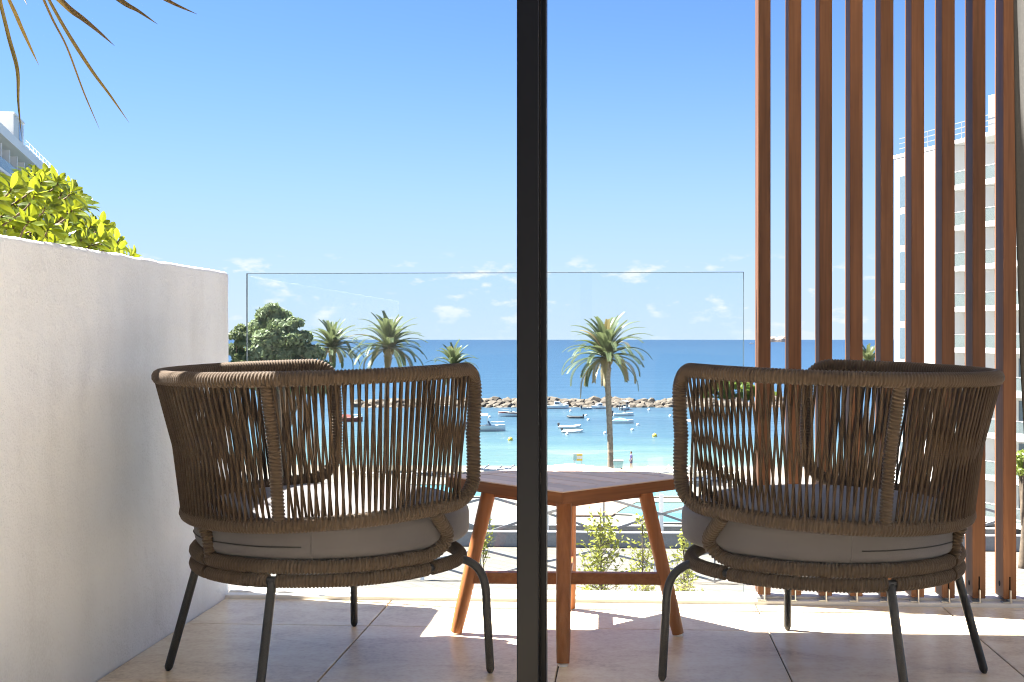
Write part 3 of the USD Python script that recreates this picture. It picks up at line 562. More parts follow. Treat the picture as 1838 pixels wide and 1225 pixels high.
# ------------------------------------------------------------------ trees
def palm(u, vc, d, spread, label, seed, vb=None, ub=None, nf=60):
    """u, vc: pixel of the crown's heart; d its depth; spread: frond reach in metres."""
    g = np.random.RandomState(seed); c = W(u, vc, d); ub = u if ub is None else ub
    b = W(ub, vc, d); base = np.array([b[0], b[1], GZ])
    t = thing('palm_tree', label, 'palm tree', base, 0, 'date palms along the beach'); C = c - base; Ht = C[2]
    P = smooth_path([(0, 0, -.2), (C[0] * .1, 0, Ht * .3), (C[0] * .55, C[1] * .5, Ht * .7), (C[0], C[1], Ht - .1)], 14)
    s = np.linspace(0, 1, len(P)); k = spread / 4
    part('trunk', tube(P, (np.interp(s, [0, .05, .2, .8, .9, 1], [.30, .25, .21, .22, .33, .25]) * k) * (1 + .06 * np.sin(np.arange(len(P)) * 2.6)), 12), PALMTRUNK, t, smooth=True)
    nb = 26; boots = [bar(C + [.20 * k * math.cos(a), .20 * k * math.sin(a), z], C + [.40 * k * math.cos(a), .40 * k * math.sin(a), z + .30 * k], .09 * k, .05 * k) for a, z in zip(np.arange(nb) * 2.4, np.linspace(-1.1, -.1, nb) * k)]
    part('frond_stubs', cat(*boots), PALMTRUNK, t)
    for i in range(nf):
        f = i / nf; az = i * 2.39996 + g.uniform(-.3, .3); el = math.radians(np.interp(f, [0, .25, .6, 1], [86, 62, 26, -16])) + g.normal(0, .12); L = spread * g.uniform(.85, 1.08) * np.interp(f, [0, .2, 1], [.80, 1, .92])
        h = np.array([math.cos(az), math.sin(az), 0]); n = 22; p = C.copy(); th = el; pts = [p.copy()]
        droop = np.interp(f, [0, .3, 1], [.026, .062, .064]) * g.uniform(.7, 1.3)
        for j in range(n):
            p = p + (h * math.cos(th) + np.array([0, 0, math.sin(th)])) * L / n; th -= droop * (.4 + 1.4 * j / n); th = max(th, -1.5); pts.append(p.copy())
        pts = np.array(pts); T, _, _ = frames(pts, False); sd = np.array([-math.sin(az), math.cos(az), 0]); V, F = [], []
        rach = tube(pts, np.linspace(.030, .006, len(pts)) * k, 4, cap=False)
        for j in range(2, len(pts)):
            for q in (0, .33, .67):
                if j == len(pts) - 1 and q: continue
                o = pts[j] + q * (pts[min(j + 1, n)] - pts[j]); fr = (j + q) / n; ll = .50 * k * np.interp(fr, [0, .12, .5, 1], [.35, .8, 1, .45]) * g.uniform(.85, 1.1)
                up = np.cross(sd, T[j]); up = up if up[2] > 0 else -up
                for sg in (-1, 1):
                    dirn = sd * sg * .75 + T[j] * .62 + up * .34 - np.array([0, 0, .12]); dirn /= np.linalg.norm(dirn); w = np.cross(dirn, up); w = w / (np.linalg.norm(w) + 1e-9) * .030 * k
                    m = o + dirn * ll * .45; e = o + dirn * ll - np.array([0, 0, .08 * ll]); nn = len(V); V += [o - w * .5, o + w * .5, m + w, e, m - w]; F += [[nn, nn + 1, nn + 2], [nn, nn + 2, nn + 4], [nn + 4, nn + 2, nn + 3]]
        part('frond', cat(rach, (np.array(V), np.array(F))), PALMDRY if (f > .80 and g.rand() < .45) or g.rand() < .05 else PALMLEAF, t)
    dt = [ico(C + [.35 * k * math.cos(a), .35 * k * math.sin(a), -.25 * k + .1 * math.sin(3 * a)], .16 * k, 1, (1, 1, 1.4)) for a in np.arange(7)]
    part('fruit_cluster', cat(*dt), PALMDRY, t)
palm(1088, 642, 116, 5.3, 'tallest date palm on a slim leaning trunk behind the side table', 11, ub=1096)
palm(697, 626, 121, 4.7, 'full crowned date palm above the right half of the left armchair', 12, ub=692)
palm(596, 626, 124, 3.9, 'smaller date palm beside the pine tree', 13)
palm(815, 660, 122, 3.2, 'low date palm just peeping over the left armchair near the door frame', 14)
palm(1558, 652, 118, 2.6, 'date palm glimpsed between the timber slats beside the right hotel', 15)

def foliage(blobs, n, size, seed, squash=.75):
    g = np.random.RandomState(seed); V = []; tot = sum(b[3] ** 2 for b in blobs)
    for x, y, z, r in blobs:
        k = int(n * r * r / tot); d = g.normal(size=(k, 3)); d /= np.linalg.norm(d, axis=1)[:, None]; d[:, 2] = np.where(d[:, 2] < -.35, -d[:, 2], d[:, 2])
        rr = r * g.uniform(.55, 1.06, k) ** .6 * (.86 + .28 * meshkit.noise(d * 3 + [x, y, z], 2)); c = np.array([x, y, z]) + d * rr[:, None] * [1, 1, squash]
        nrm = d + g.normal(0, .55, (k, 3)); nrm /= np.linalg.norm(nrm, axis=1)[:, None]; a = np.cross(nrm, g.normal(size=(k, 3))); a /= np.linalg.norm(a, axis=1)[:, None]; b = np.cross(nrm, a); s = size * g.uniform(.6, 1.3, (k, 1))
        V.append(np.stack([c - a * s, c + b * s * .45, c + a * s, c - b * s * .45], 1).reshape(-1, 3))
    V = np.vstack(V); q = np.arange(len(V) // 4) * 4
    return V, np.vstack([np.stack([q, q + 1, q + 2], 1), np.stack([q, q + 2, q + 3], 1)])
def tree(name, label, category, d, ublobs, trunk_u, n, size, mat, seed, base_z=GZ, tr=.3, group=None):
    k = d / FPX; b = W(trunk_u, CY, d); base = np.array([b[0], b[1], base_z]); t = thing(name, label, category, base, 0, group); g = np.random.RandomState(seed); blobs = []; lim = []
    for u, v, r in ublobs:
        c = W(u, v, d + g.uniform(-.6, .6) * r * k * 1.5) - base; blobs.append((*c, r * k)); P = smooth_path([(0, 0, max(.2, c[2] * .45)), c * [.45, .45, .8], c], 4); lim.append(tube(P, np.linspace(tr * .45, tr * .1, len(P)), 6))
    ht = max(x[2] for x in blobs)
    part('trunk', tube(smooth_path([(0, 0, -.1), (.1, 0, ht * .4), (0, .1, ht * .85)], 8), np.linspace(tr, tr * .3, 17), 10), BARK, t, smooth=True)
    part('limbs', cat(*lim), BARK, t, smooth=True)
    part('crown', foliage(blobs, n, size, seed), mat, t, kind='stuff')
tree('pine_tree', 'broad dark green pine tree behind the glass left of the palms', 'pine tree', 100,
     [(488, 556, 14), (478, 566, 18), (500, 572, 22), (468, 588, 22), (505, 592, 26), (528, 582, 16), (455, 606, 20), (482, 612, 28), (520, 612, 26), (545, 606, 16), (470, 634, 30), (505, 640, 32), (540, 632, 26), (562, 638, 22), (452, 645, 20), (480, 668, 36), (530, 668, 36), (572, 664, 24), (450, 690, 32), (500, 700, 40), (556, 698, 34)], 508, 15000, .28, PINE, 31, tr=.4)
tree('pine_tree', 'small dark conifer squeezed between the white wall and the glass edge', 'pine tree', 85,
     [(432, 592, 10), (424, 605, 14), (436, 618, 14), (420, 632, 18), (436, 645, 18), (422, 665, 22), (434, 690, 22)], 426, 4500, .22, PINE, 32, tr=.25)
for k, (lab, us, tu) in enumerate((('broad green bush on the rock islet left of the timber slats', [(1275, 704, 14), (1295, 696, 16), (1318, 694, 17), (1340, 700, 16), (1268, 714, 11), (1305, 712, 16), (1335, 714, 15), (1356, 708, 13)], 1308), ('small green bush at the right end of the rock islet', [(1380, 708, 11), (1392, 712, 10), (1372, 715, 9)], 1382))):
    tree('islet_bush', lab, 'bush', 262, us, tu, 5000 if k == 0 else 1600, .42, BUSH, 40 + k, SZ + 1.2, .25)
def young_tree(label, d, u0, box_, n, seed):
    g = np.random.RandomState(seed); k = d / FPX; b = W(u0, CY, d); base = np.array([b[0], b[1], GZ]); t = thing('young_tree', label, 'tree', base, 0, 'young trees below the terrace')
    u1, u2, v1, v2 = box_; top = W((u1 + u2) / 2, v1, d) - base; trunk = smooth_path([(0, 0, -.1), top * [.2, .2, .4], top * [.6, .6, .75], top], 10)
    part('trunk', tube(trunk, np.linspace(.05, .008, len(trunk)), 7), BARK, t, smooth=True); tw, lv = [], []
    for i in range(n):
        f = g.uniform(0, 1) ** .8; v = v1 + (v2 - v1) * f; hw = (u2 - u1) / 2 * np.interp(f, [0, .25, .7, 1], [.25, .8, 1, .8]); u = (u1 + u2) / 2 + g.uniform(-1, 1) * hw
        tip = W(u, v, d + g.uniform(-1, 1) * hw * k) - base; h = max(.2, tip[2] - g.uniform(.3, .9)); st = np.array([np.interp(h, trunk[:, 2], trunk[:, q]) for q in range(3)]); st[2] = h
        P = smooth_path([st, st + (tip - st) * [.6, .6, .45], tip], 4); tw.append(tube(P, np.linspace(.009, .003, len(P)), 4, cap=False))
        for q in range(g.randint(5, 12)):
            o = P[g.randint(3, len(P))] + g.normal(0, .05, 3); ax = g.normal(size=3); ax[2] = abs(ax[2]) * .5; lv.append(leaf(o, ax, g.normal(size=3), g.uniform(.09, .15), .032, .2, .2, 2))
    part('twigs', cat(*tw), BARK, t); part('leaves', cat(*lv), YOUNG, t, kind='stuff')
young_tree('sparse young tree with yellow green leaves seen below the side table', 30, 1082, (1028, 1128, 912, 1075), 110, 50)
young_tree('sparse young tree with yellow green leaves right of the table stretcher', 33, 1152, (1118, 1190, 925, 1080), 80, 51)
young_tree('sparse young tree with yellow green leaves beside the left front leg of the right armchair', 35, 1228, (1192, 1262, 945, 1080), 80, 52)
young_tree('thin young tree with pale leaves behind the left leg of the side table', 37, 868, (852, 884, 920, 985), 22, 53)
tree('garden_bush', 'dark green bush right of the last timber slat below the hotel', 'bush', 70, [(1826, 830, 16), (1838, 822, 18), (1850, 838, 22), (1832, 848, 16)], 1836, 1500, .12, BUSH, 61)

# ------------------------------------------------------------------ breakwater, islet
bw = thing('breakwater', 'low breakwater of pale brown boulders across the bay', 'breakwater')
g = np.random.RandomState(5)
def boulder(c, r, seed, sub=1):
    m = trimesh.creation.icosphere(sub, 1.0); h = np.random.RandomState(seed); v = m.vertices * (.72 + .5 * meshkit.noise(m.vertices * 1.7 + h.uniform(0, 50, 3), seed))[:, None]
    return v * r * h.uniform(.75, 1.25, 3) * [1.15, 1, .8] + c, m.faces
cnt = 0
for row, (hz, dd, rr) in enumerate(((-.25, 0, .85), (.15, 1.5, .95), (.5, 3.2, .95), (.8, 4.6, .9))):
    us = np.arange(640, 1425, 10.8 + row * .6)
    for u in us:
        if cnt >= 290: break
        hgt = .78 + .3 * math.sin(u * .021 + 1) + (.25 if u < 1130 else -.1)
        q = G(u + g.uniform(-4, 4), 731.5, SZ); q = q + np.array([0, dd + g.uniform(-.6, .6), hz * hgt])
        part('boulder', boulder(q, rr * g.uniform(.55, 1.3), 100 + cnt), ROCK, bw); cnt += 1
part('rubble', cat(*[boulder(G(u, 729, SZ) + np.array([0, 3.2, -.1 + .7 * g.rand()]), g.uniform(1.2, 2.0), 900 + int(u)) for u in np.arange(636, 1430, 13.0)]), ROCK, bw, kind='stuff')
isl = thing('islet', 'low rocky islet on the horizon between the first two timber slats', 'islet', W(1397, 610, 7000) * [1, 1, 0] + [0, 0, SZ])
k = 7000 / FPX
def islet(u, v):
    x = (u - .5) * 75 * k * .9; h = np.interp(u, [0, .1, .3, .45, .6, .8, 1], [0, 4, 11, 9, 13, 8, 0]) * k * .95
    y = (v - .5) * 45; pr = np.clip(1 - (2 * v - 1) ** 2, 0, 1) ** .6
    return np.stack([x, y, h * pr * (.8 + .4 * meshkit.noise(np.stack([u * 22, v * 5, u * 0], 1))) - 1], 1)
part('rock_mass', grid(islet, 50, 12), ISLE, isl)

# ------------------------------------------------------------------ boats and buoys
def hull_mesh(L, B, D, n=18, z0=-.15, tub=False):
    t = np.linspace(0, 1, n); hb = B / 2 * np.interp(t, [0, .15, .55, .8, .93, 1], [.82, .95, 1, .75, .36, .02]); sh = D * (1 + .28 * t ** 2.5)
    V = []
    for i in range(n):
        x = (t[i] - .5) * L; V.append([(x, s * hb[i] * f, z0 + (sh[i] - z0) * zf) for s, f, zf in ((-1, 1, 1), (-1, .90, .45), (-1, .45, .08), (1, .45, .08), (1, .90, .45), (1, 1, 1))])
    V = np.array(V).reshape(-1, 3); F = []
    for i in range(n - 1):
        for j in range(5): a = i * 6 + j; F += [[a, a + 6, a + 7], [a, a + 7, a + 1]]
    F += [[0, 1, 2], [0, 2, 3], [0, 3, 4], [0, 4, 5]]
    deck_z = sh - .06 * D - .02; Vd, Fd = [], []
    for i in range(n): Vd += [((t[i] - .5) * L, -hb[i] * .99, sh[i]), ((t[i] - .5) * L, -hb[i] * .86, sh[i] + .01), ((t[i] - .5) * L, hb[i] * .86, sh[i] + .01), ((t[i] - .5) * L, hb[i] * .99, sh[i])]
    for i in range(n - 1):
        inside = tub and .1 < t[i] < .62
        for j in range(3):
            if inside and j == 1: continue
            a = i * 4 + j; Fd += [[a, a + 5, a + 4], [a, a + 1, a + 5]]
    well = box(-.42 * L, .14 * L, -B * .40, B * .40, D * .30, D * .32)
    return (V, np.array(F)), (np.array(Vd), np.array(Fd)), well
def outboard(p, s, t):
    part('outboard_motor', cat(bbox(p[0] - .22 * s, p[0] + .16 * s, p[1] - .15 * s, p[1] + .15 * s, p[2] + .12 * s, p[2] + .55 * s, .05 * s), bbox(p[0] - .10 * s, p[0] + .08 * s, p[1] - .06 * s, p[1] + .06 * s, p[2] - .5 * s, p[2] + .14 * s, .02 * s)), DARKHULL, t)
def motorboat(label, u, v, L, right=True, hullm=HULLW, kind='open', canvas=NAVY, stripe=None, turn=0.0, motors=1, d=None):
    loc = G(u, v, SZ); t = thing('motor_boat', label, 'boat', loc, (0 if right else math.pi) + turn, 'moored boats in the bay'); B, D = L * .36, L * .135
    h, dk, well = hull_mesh(L, B, D, tub=True)
    part('hull', h, hullm, t, smooth=35); part('deck', dk, HULLW, t); part('cockpit_floor', well, GREYTRIM, t)
    if stripe: part('stripe', cat(*[quadstrip(h[0].reshape(-1, 6, 3)[:, j] * [1, 1.012, 1] + [0, 0, -.02], h[0].reshape(-1, 6, 3)[:, j] * [1, 1.012, 1] + [0, 0, -.30 * D]) for j in (0, 5)]), stripe, t)
    for k in range(motors): outboard((-L / 2 - .12, (k - (motors - 1) / 2) * .55, D * .9), 1.0 if L < 4.5 else 1.35, t)
    if kind in ('open', 'canopy'):
        w = quadstrip(*[np.array([(.10 * L + .05 * L * math.cos(a), B * .40 * math.sin(a), z) for a in np.linspace(-1.5, 1.5, 9)]) + o for z, o in ((D * 1.1, np.zeros(3)), (D * 1.1 + .10 * L, np.array([-.06 * L, 0, 0])))])
        part('windscreen', w, DKGLASS, t); part('console', bbox(-.02 * L, .10 * L, -B * .22, B * .22, D * .33, D * 1.25, .04), HULLW, t)
        part('seat', bbox(-.30 * L, -.20 * L, -B * .36, B * .36, D * .33, D * .95, .04), GREYTRIM, t)
    if kind == 'canopy':
        part('canopy', grid(lambda a, b: np.stack([-.30 * L + a * .36 * L, (b - .5) * B * .9, D + .26 * L + .05 * L * np.sin(b * math.pi)], 1), 6, 9), canvas, t)
        part('canopy_frame', cat(*[tube([(x * L, s * B * .43, D), (x * L * .9 - .01, s * B * .43, D + .26 * L)], .025, 5) for x in (-.28, .05) for s in (-1, 1)]), STEEL, t)
    if kind == 'cabin':
        cab = hull([(-.12 * L, s * B * .36, D) for s in (-1, 1)] + [(.30 * L, s * B * .22, D * 1.1) for s in (-1, 1)] + [(-.12 * L, s * B * .32, D + .17 * L) for s in (-1, 1)] + [(.10 * L, s * B * .28, D + .17 * L) for s in (-1, 1)])
        part('cabin', cab, HULLW, t)
        for s in (-1, 1): part('cabin_window', hull([(x * L, s * (B * y), z) for x, y, z in ((-.09, .362, D + .07 * L), (.10, .332, D + .07 * L), (.05, .326, D + .14 * L), (-.09, .335, D + .14 * L))] + [(x * L, s * (B * y - .05), z) for x, y, z in ((-.09, .362, D + .07 * L), (.10, .332, D + .07 * L), (.05, .326, D + .14 * L), (-.09, .335, D + .14 * L))]), DKGLASS, t)
        part('front_window', hull([(.115 * L, s * B * .27, D + .155 * L) for s in (-1, 1)] + [(.235 * L, s * B * .235, D + .065 * L) for s in (-1, 1)] + [(.095 * L, s * B * .27, D + .15 * L) for s in (-1, 1)] + [(.2 * L, s * B * .235, D + .06 * L) for s in (-1, 1)]), DKGLASS, t)
    if kind == 'cover':
        part('cover', grid(lambda a, b: np.stack([(-.44 + a * .62) * L, (b - .5) * B * .93, D * 1.05 + (.05 + .06 * np.sin(a * math.pi)) * L * np.sin(b * math.pi) ** .7], 1), 10, 9), canvas, t)
    rail = [(x * L, s * B / 2 * np.interp(x, [.1, .3, .43, .5], [.97, .7, .3, .02]), D * (1.1 + .2 * (x - .1) / .4) + .07 * L) for s, xs in ((1, np.linspace(.12, .47, 7)), (-1, np.linspace(.47, .12, 7))) for x in xs]
    if L > 4.4: part('bow_rail', tube(rail, .02, 5), STEEL, t)
    return t
def dinghy(label, u, v, L, right=True, mat=HULLW, turn=0.0):
    loc = G(u, v, SZ); t = thing('inflatable_dinghy', label, 'boat', loc, (0 if right else math.pi) + turn, 'inflatable dinghies in the bay'); B = L * .42; r = L * .062
    P = smooth_path([(-L / 2, -B / 2, r), (0, -B / 2, r), (.28 * L, -B * .42, r * 1.2), (.47 * L, 0, r * 1.8), (.28 * L, B * .42, r * 1.2), (0, B / 2, r), (-L / 2, B / 2, r)], 8); s = np.linspace(0, 1, len(P))
    part('tube_collar', tube(P, np.interp(s, [0, .06, .94, 1], [.35, 1, 1, .35]) * r, 10), mat, t, smooth=True)
    part('floor', hull([(-.42 * L, s * B * .42, z) for s in (-1, 1) for z in (.02, .06)] + [(.36 * L, 0, z) for z in (.03, .09)]), GREYTRIM, t)
    part('transom', bbox(-.44 * L, -.41 * L, -B * .4, B * .4, 0, r * 2.2, .01), mat, t); part('thwart', bbox(-.08 * L, 0, -B * .42, B * .42, r, r * 1.35, .01), GREYTRIM, t)
    outboard((-.47 * L, 0, r * 1.4), L / 3.6, t)
motorboat('white motorboat with a maroon stripe half hidden by the door frame', 922, 748, 5.9, False, stripe=HULLRED, turn=.15)
motorboat('white motorboat with a grey canopy beside the end of the left armchair', 872, 774, 6.2, True, kind='canopy', canvas=GREYTRIM, turn=.1)
dinghy('white inflatable dinghy, the farther of the two lying side by side', 1022, 769, 3.7, True, HULLW, .04)
dinghy('white inflatable dinghy, the nearer of the two lying side by side', 1027, 777, 3.3, True, HULLW, .02)
dinghy('small black inflatable dinghy beyond the two white dinghies', 1033, 751, 3.1, False, DARKHULL, .05)
motorboat('white boat with a light blue cover right of the tall palm trunk', 1118, 760, 3.7, True, kind='cover', canvas=SKYCANVAS, turn=.05)
motorboat('white open boat just beyond the light blue covered boat', 1119, 747, 3.9, True, turn=.1)
motorboat('white cabin cruiser moored at the boulders next to the door frame', 1000, 734, 4.9, True, kind='cabin', turn=.12)
motorboat('white cabin boat with dark windows at the boulders left of the tall palm', 1076, 734, 3.9, False, kind='cabin', turn=.5)
motorboat('tiny grey boat between the two cabin boats', 1054, 735, 2.2, True, hullm=GREYTRIM, turn=.3)
motorboat('white boat with two black outboard motors, stern turned to the terrace', 1122, 736, 4.4, True, kind='canopy', canvas=HULLW, turn=1.2, motors=2)
motorboat('low white hull drawn up at the brown boulders', 1150, 729, 2.9, False, kind='cover', canvas=HULLW)
motorboat('dark red boat seen through the cords of the left armchair', 625, 757, 5.2, True, hullm=HULLRED, kind='cover', canvas=HULLRED)
motorboat('white boat at the left end of the breakwater behind the left armchair', 797, 733, 3.6, True, kind='open')
motorboat('tiny white boat far out on the sea left of the first timber slat', 1349, 618, 16, True, kind='cabin')
def buoy(label, u, v, r, mat, catn='white mooring buoys'):
    t = thing('mooring_buoy', label, 'buoy', G(u, v + 1, SZ), 0, catn)
    part('float', ico((0, 0, r * .35), r, 2), mat, t, smooth=True); part('ring', cyl((0, 0, r * 1.25), r * .22, r * .3, 8), GREYTRIM, t)
for lab, u, v in (('white buoy right beside the bow of the dark dinghy', 1052, 746), ('white buoy just below right of the dark dinghy', 1056, 754), ('white buoy in front of the two white dinghies', 1018, 780), ('white buoy left of the tall palm trunk', 1086, 778),
                  ('white buoy below the light blue covered boat', 1135, 772), ('white buoy right of the light blue covered boat', 1145, 763), ('white buoy near the brown boulders right of the palm', 1165, 736), ('rightmost white buoy beside the right armchair', 1203, 747),
                  ('white buoy beyond the canopied motorboat', 879, 749), ('white buoy nearest the cabin cruiser', 1024, 738)):
    buoy(lab, u, v, .27, HULLW)
buoy('yellow buoy in the shallow water left of the door frame', 916, 790, .36, YELLOW, 'yellow buoys')
buoy('yellow buoy in the shallow water right of the tall palm', 1175, 783, .36, YELLOW, 'yellow buoys')

# ------------------------------------------------------------------ beach and pool side
person = thing('person', 'person in a purple shirt and dark shorts standing on the beach', 'person', G(1133, 841, GZ + .01), 1.9)
def limb(J, Rr_):
    out = []
    for a, b, ra, rb in zip(J[:-1], J[1:], Rr_[:-1], Rr_[1:]):
        s = [m3.Manifold.sphere(r, 12).translate(tuple(map(float, p))) for p, r in ((a, ra), (b, rb))]; out.append(m3.Manifold.batch_hull(s))
    return out
def body():
    ms = limb([(0, 0, 1.0), (0, 0, 1.2), (0, .01, 1.38), (0, .01, 1.50)], [.135, .13, .13, .055]) + limb([(-.16, 0, 1.40), (.16, 0, 1.40)], [.065, .065]) + limb([(0, .015, 1.48), (0, .02, 1.56)], [.055, .05]) + limb([(0, .02, 1.63), (0, .03, 1.70)], [.085, .092]) + limb([(0, .115, 1.65), (0, .10, 1.68)], [.014, .012])
    for s in (-1, 1):
        ms += limb([(s * .09, 0, .95), (s * .10, .03 * s, .50), (s * .10, -.02 + .04 * s, .07)], [.095, .06, .042]) + limb([(s * .10, -.03 + .04 * s, .045), (s * .11, .15 + .04 * s, .035)], [.042, .032])
        ms += limb([(s * .19, 0, 1.39), (s * .25, -.02, 1.12), (s * .24, .10, .88)], [.05, .04, .03]) + limb([(s * .24, .10, .86), (s * .24, .13, .79)], [.032, .026]) + limb([(s * .085, .03, 1.66), (s * .098, .02, 1.67)], [.02, .016])
        for f in range(4): ms += limb([(s * .24, .105 + .017 * f, .79), (s * .235, .115 + .017 * f, .745 - .008 * (f in (1, 2))), (s * .225, .118 + .017 * f, .715)], [.010, .009, .008])
        ms += limb([(s * .235, .16, .83), (s * .225, .175, .79)], [.011, .009])
    m = m3.Manifold.batch_boolean(ms, m3.OpType.Add).refine_to_length(.04).to_mesh(); q = trimesh.Trimesh(m.vert_properties[:, :3], m.tri_verts); trimesh.smoothing.filter_taubin(q, iterations=4); return np.array(q.vertices), np.array(q.faces)
part('body', body(), SKIN, person, smooth=True)
def cloth(ms): m = m3.Manifold.batch_boolean(ms, m3.OpType.Add).refine_to_length(.05).to_mesh(); return m.vert_properties[:, :3], m.tri_verts
part('shirt', cloth(limb([(0, 0, 1.0), (0, 0, 1.2), (0, .01, 1.37)], [.155, .148, .145]) + limb([(-.17, 0, 1.40), (.17, 0, 1.40)], [.078, .078]) + [x for s in (-1, 1) for x in limb([(s * .18, 0, 1.39), (s * .23, -.01, 1.20)], [.068, .062])]), PURPLE, person, smooth=True)
part('shorts', cloth([x for s in (-1, 1) for x in limb([(s * .08, 0, .96), (s * .10, .02 * s, .60)], [.125, .092])]), DARKCLOTH, person, smooth=True)
part('hair', cloth(limb([(0, .0, 1.66), (0, .015, 1.725)], [.092, .095])), HAIR, person, smooth=True)

bn = thing('beach_bin', 'grey green waste container standing beside the tall palm', 'bin', G(1110, 842, GZ)); 
part('bin_body', hull([(s * a, q * .34, z) for s in (-1, 1) for q in (-1, 1) for a, z in ((.42, .12), (.50, .82))]), CYAN, bn); part('lid', bbox(-.54, .54, -.39, .39, .82, .92, .03), GREYTRIM, bn)
for s in (-1, 1): part('wheel', rotz(cyl((0, 0, -.04), .12, .08, 12), 0)[0:1][0].tolist() and (lambda v, f: (np.stack([v[:, 0] * 1.0 + s * .32, v[:, 2] - .25, v[:, 1] + .12], 1), f))(*cyl((0, 0, -.04), .12, .08, 12)), DARKHULL, bn)
sg = thing('beach_board', 'small board with yellow bands on two posts at the water edge', 'sign', G(1037, 840, GZ) + [0, 0, 0])
for x in (-.38, .38): part('post', cyl((x, 0, 0), .03, .75, 8), STEEL, sg)
part('board', bbox(-.5, .5, -.02, .02, .72, 1.50, .005), HULLW, sg); part('yellow_band', box(-.1, .49, -.024, -.0205, 1.28, 1.48), YELLOW, sg); part('yellow_band', box(-.1, .49, -.024, -.0205, .76, .94), YELLOW, sg); part('pale_panel', box(-.49, -.11, -.024, -.0205, .76, 1.48), CYAN, sg)

def make_lounger():
    t = thing('sun_lounger', None, 'sun lounger', group='white sun loungers by the water')
    part('frame', cat(bar((-.95, -.3, .32), (.95, -.3, .32), .05, .06), bar((-.95, .3, .32), (.95, .3, .32), .05, .06), bar((-.95, -.3, .321), (-.95, .3, .321), .05, .06), bar((.95, -.3, .321), (.95, .3, .321), .05, .06)), WHITEMETAL, t)
    for x in (-.8, .8):
        for y in (-.28, .28): part('leg', bbox(x - .025, x + .025, y - .025, y + .025, 0, .30, .004), WHITEMETAL, t)
    part('mattress', bbox(-.93, .35, -.29, .29, .355, .44, .025), WHITE, t)
    part('backrest', rotz(bar((.36, 0, .40), (.92, 0, .78), .58, .09), 0), WHITE, t)
    return t
spots = [(862, 846, .1), (885, 849, .0), (908, 846, .2), (1148, 848, .1), (1166, 851, .0), (1186, 847, .15), (1204, 852, .1), (1224, 848, .0), (1262, 852, .1), (1285, 848, .1), (1310, 856, .2), (1290, 866, .0), (1255, 868, .1), (1325, 872, .15), (640, 852, .1), (668, 856, 0), (732, 858, .1), (760, 854, .1)]
labs = ['left of the door frame, leftmost of three', 'left of the door frame, middle of three', 'left of the door frame, rightmost of three', 'just right of the person in purple', 'second to the right of the person', 'third to the right of the person', 'fourth to the right of the person, nearest its row', 'touching the right armchair frame',
        'behind the front cords of the right armchair, first in the far row', 'behind the right armchair, second in the far row', 'behind the right armchair, third in the far row', 'behind the right armchair, right one of the nearer row', 'behind the right armchair, left one of the nearer row', 'behind the right armchair next to the first slat', 'leftmost behind the left armchair', 'second from left behind the left armchair', 'third from left behind the left armchair', 'fourth from left behind the left armchair']
lo = None
for (u, v, a), lab in zip(spots, labs):
    p = G(u, v, GZ + .035 if v > 851 else GZ)
    p[2] = GZ + .035 if p[1] < 117 else float(np.interp(p[1], ys, zs))
    if lo is None:
        lo = make_lounger(); lo.GetAttribute('xformOp:translate').Set(Gf.Vec3d(*map(float, p))); lo.GetAttribute('xformOp:rotateZ').Set(math.degrees(a)); meta(lo, 'white sun lounger ' + lab)
    else: dup(lo, p, a, 'white sun lounger ' + lab)

def pool(name, label, px, z=GZ + .03):
    P = np.array([G(u, v, z)[:2] for u, v in px]); c = P.mean(0); t = thing(name, label, 'pool')
    from shapely.geometry import Polygon
    sh = Polygon(P); rim = sh.buffer(.5, join_style=2).difference(sh); m = trimesh.creation.extrude_polygon(rim, .12, engine='earcut'); m.apply_translation([0, 0, z])
    w = trimesh.creation.extrude_polygon(sh, .06, engine='earcut'); w.apply_translation([0, 0, z])
    part('coping', m, DECK, t); part('water', w, POOLW, t)
pool('swimming_pool', 'long turquoise swimming pool beyond the side table', [(560, 893), (1245, 893), (1215, 872), (640, 872)])
pool('swimming_pool', 'angular turquoise pool seen under the table beside the white fence post', [(1103, 923), (1142, 904), (1330, 904), (1330, 940), (1165, 940), (1145, 926)])
tp = thing('terracotta_deck', 'peach coloured tiled platform under the side table view', 'platform'); q = [G(u, v, GZ + .04)[:2] for u, v in ((1030, 928), (1098, 928), (1136, 904), (1040, 900))]
part('platform', prism(q, GZ + .031, GZ + .16), TERRA, tp)

def fence(name, label, y, x0, x1, step, hgt, w):
    t = thing(name, label, 'fence', (0, y, GZ)); n = int((x1 - x0) / step)
    for i in range(n + 1):
        x = x0 + i * step; thick = i % 2 == 0
        part('post', bbox(x - w * (.9 if thick else .4), x + w * (.9 if thick else .4), -.06, .06, 0, hgt * (1.05 if thick else .98), .01), WHITEMETAL if thick else FENCE, t)
    for i in range(n):
        xa_, xb_ = x0 + i * step, x0 + (i + 1) * step
        if i % 2: xa_, xb_ = xb_, xa_
        part('brace', bar((xa_, -.09 - .02 * (i % 2), hgt * .55), (xb_, -.09 - .02 * (i % 2), hgt * .96), w), FENCE, t); part('brace', bar((xa_, .09 + .02 * (i % 2), hgt * .55), (xb_, .09 + .02 * (i % 2), hgt * .06), w), FENCE, t)
xn = at_y(1187, 82.0)
fence('braced_fence', 'grey steel fence with crossing braces and white posts along the pool deck', 82.0, xn - 7 * 8.02, xn + 5 * 8.02, 4.01, 2.75, .17)
xn = at_y(655, 66.0)
fence('braced_fence', 'lower grey steel fence with zigzag braces across the paving below the left armchair', 66.0, xn - 3 * 3.3, xn + 4 * 3.3 + 14.0, 3.3, 1.9, .12)
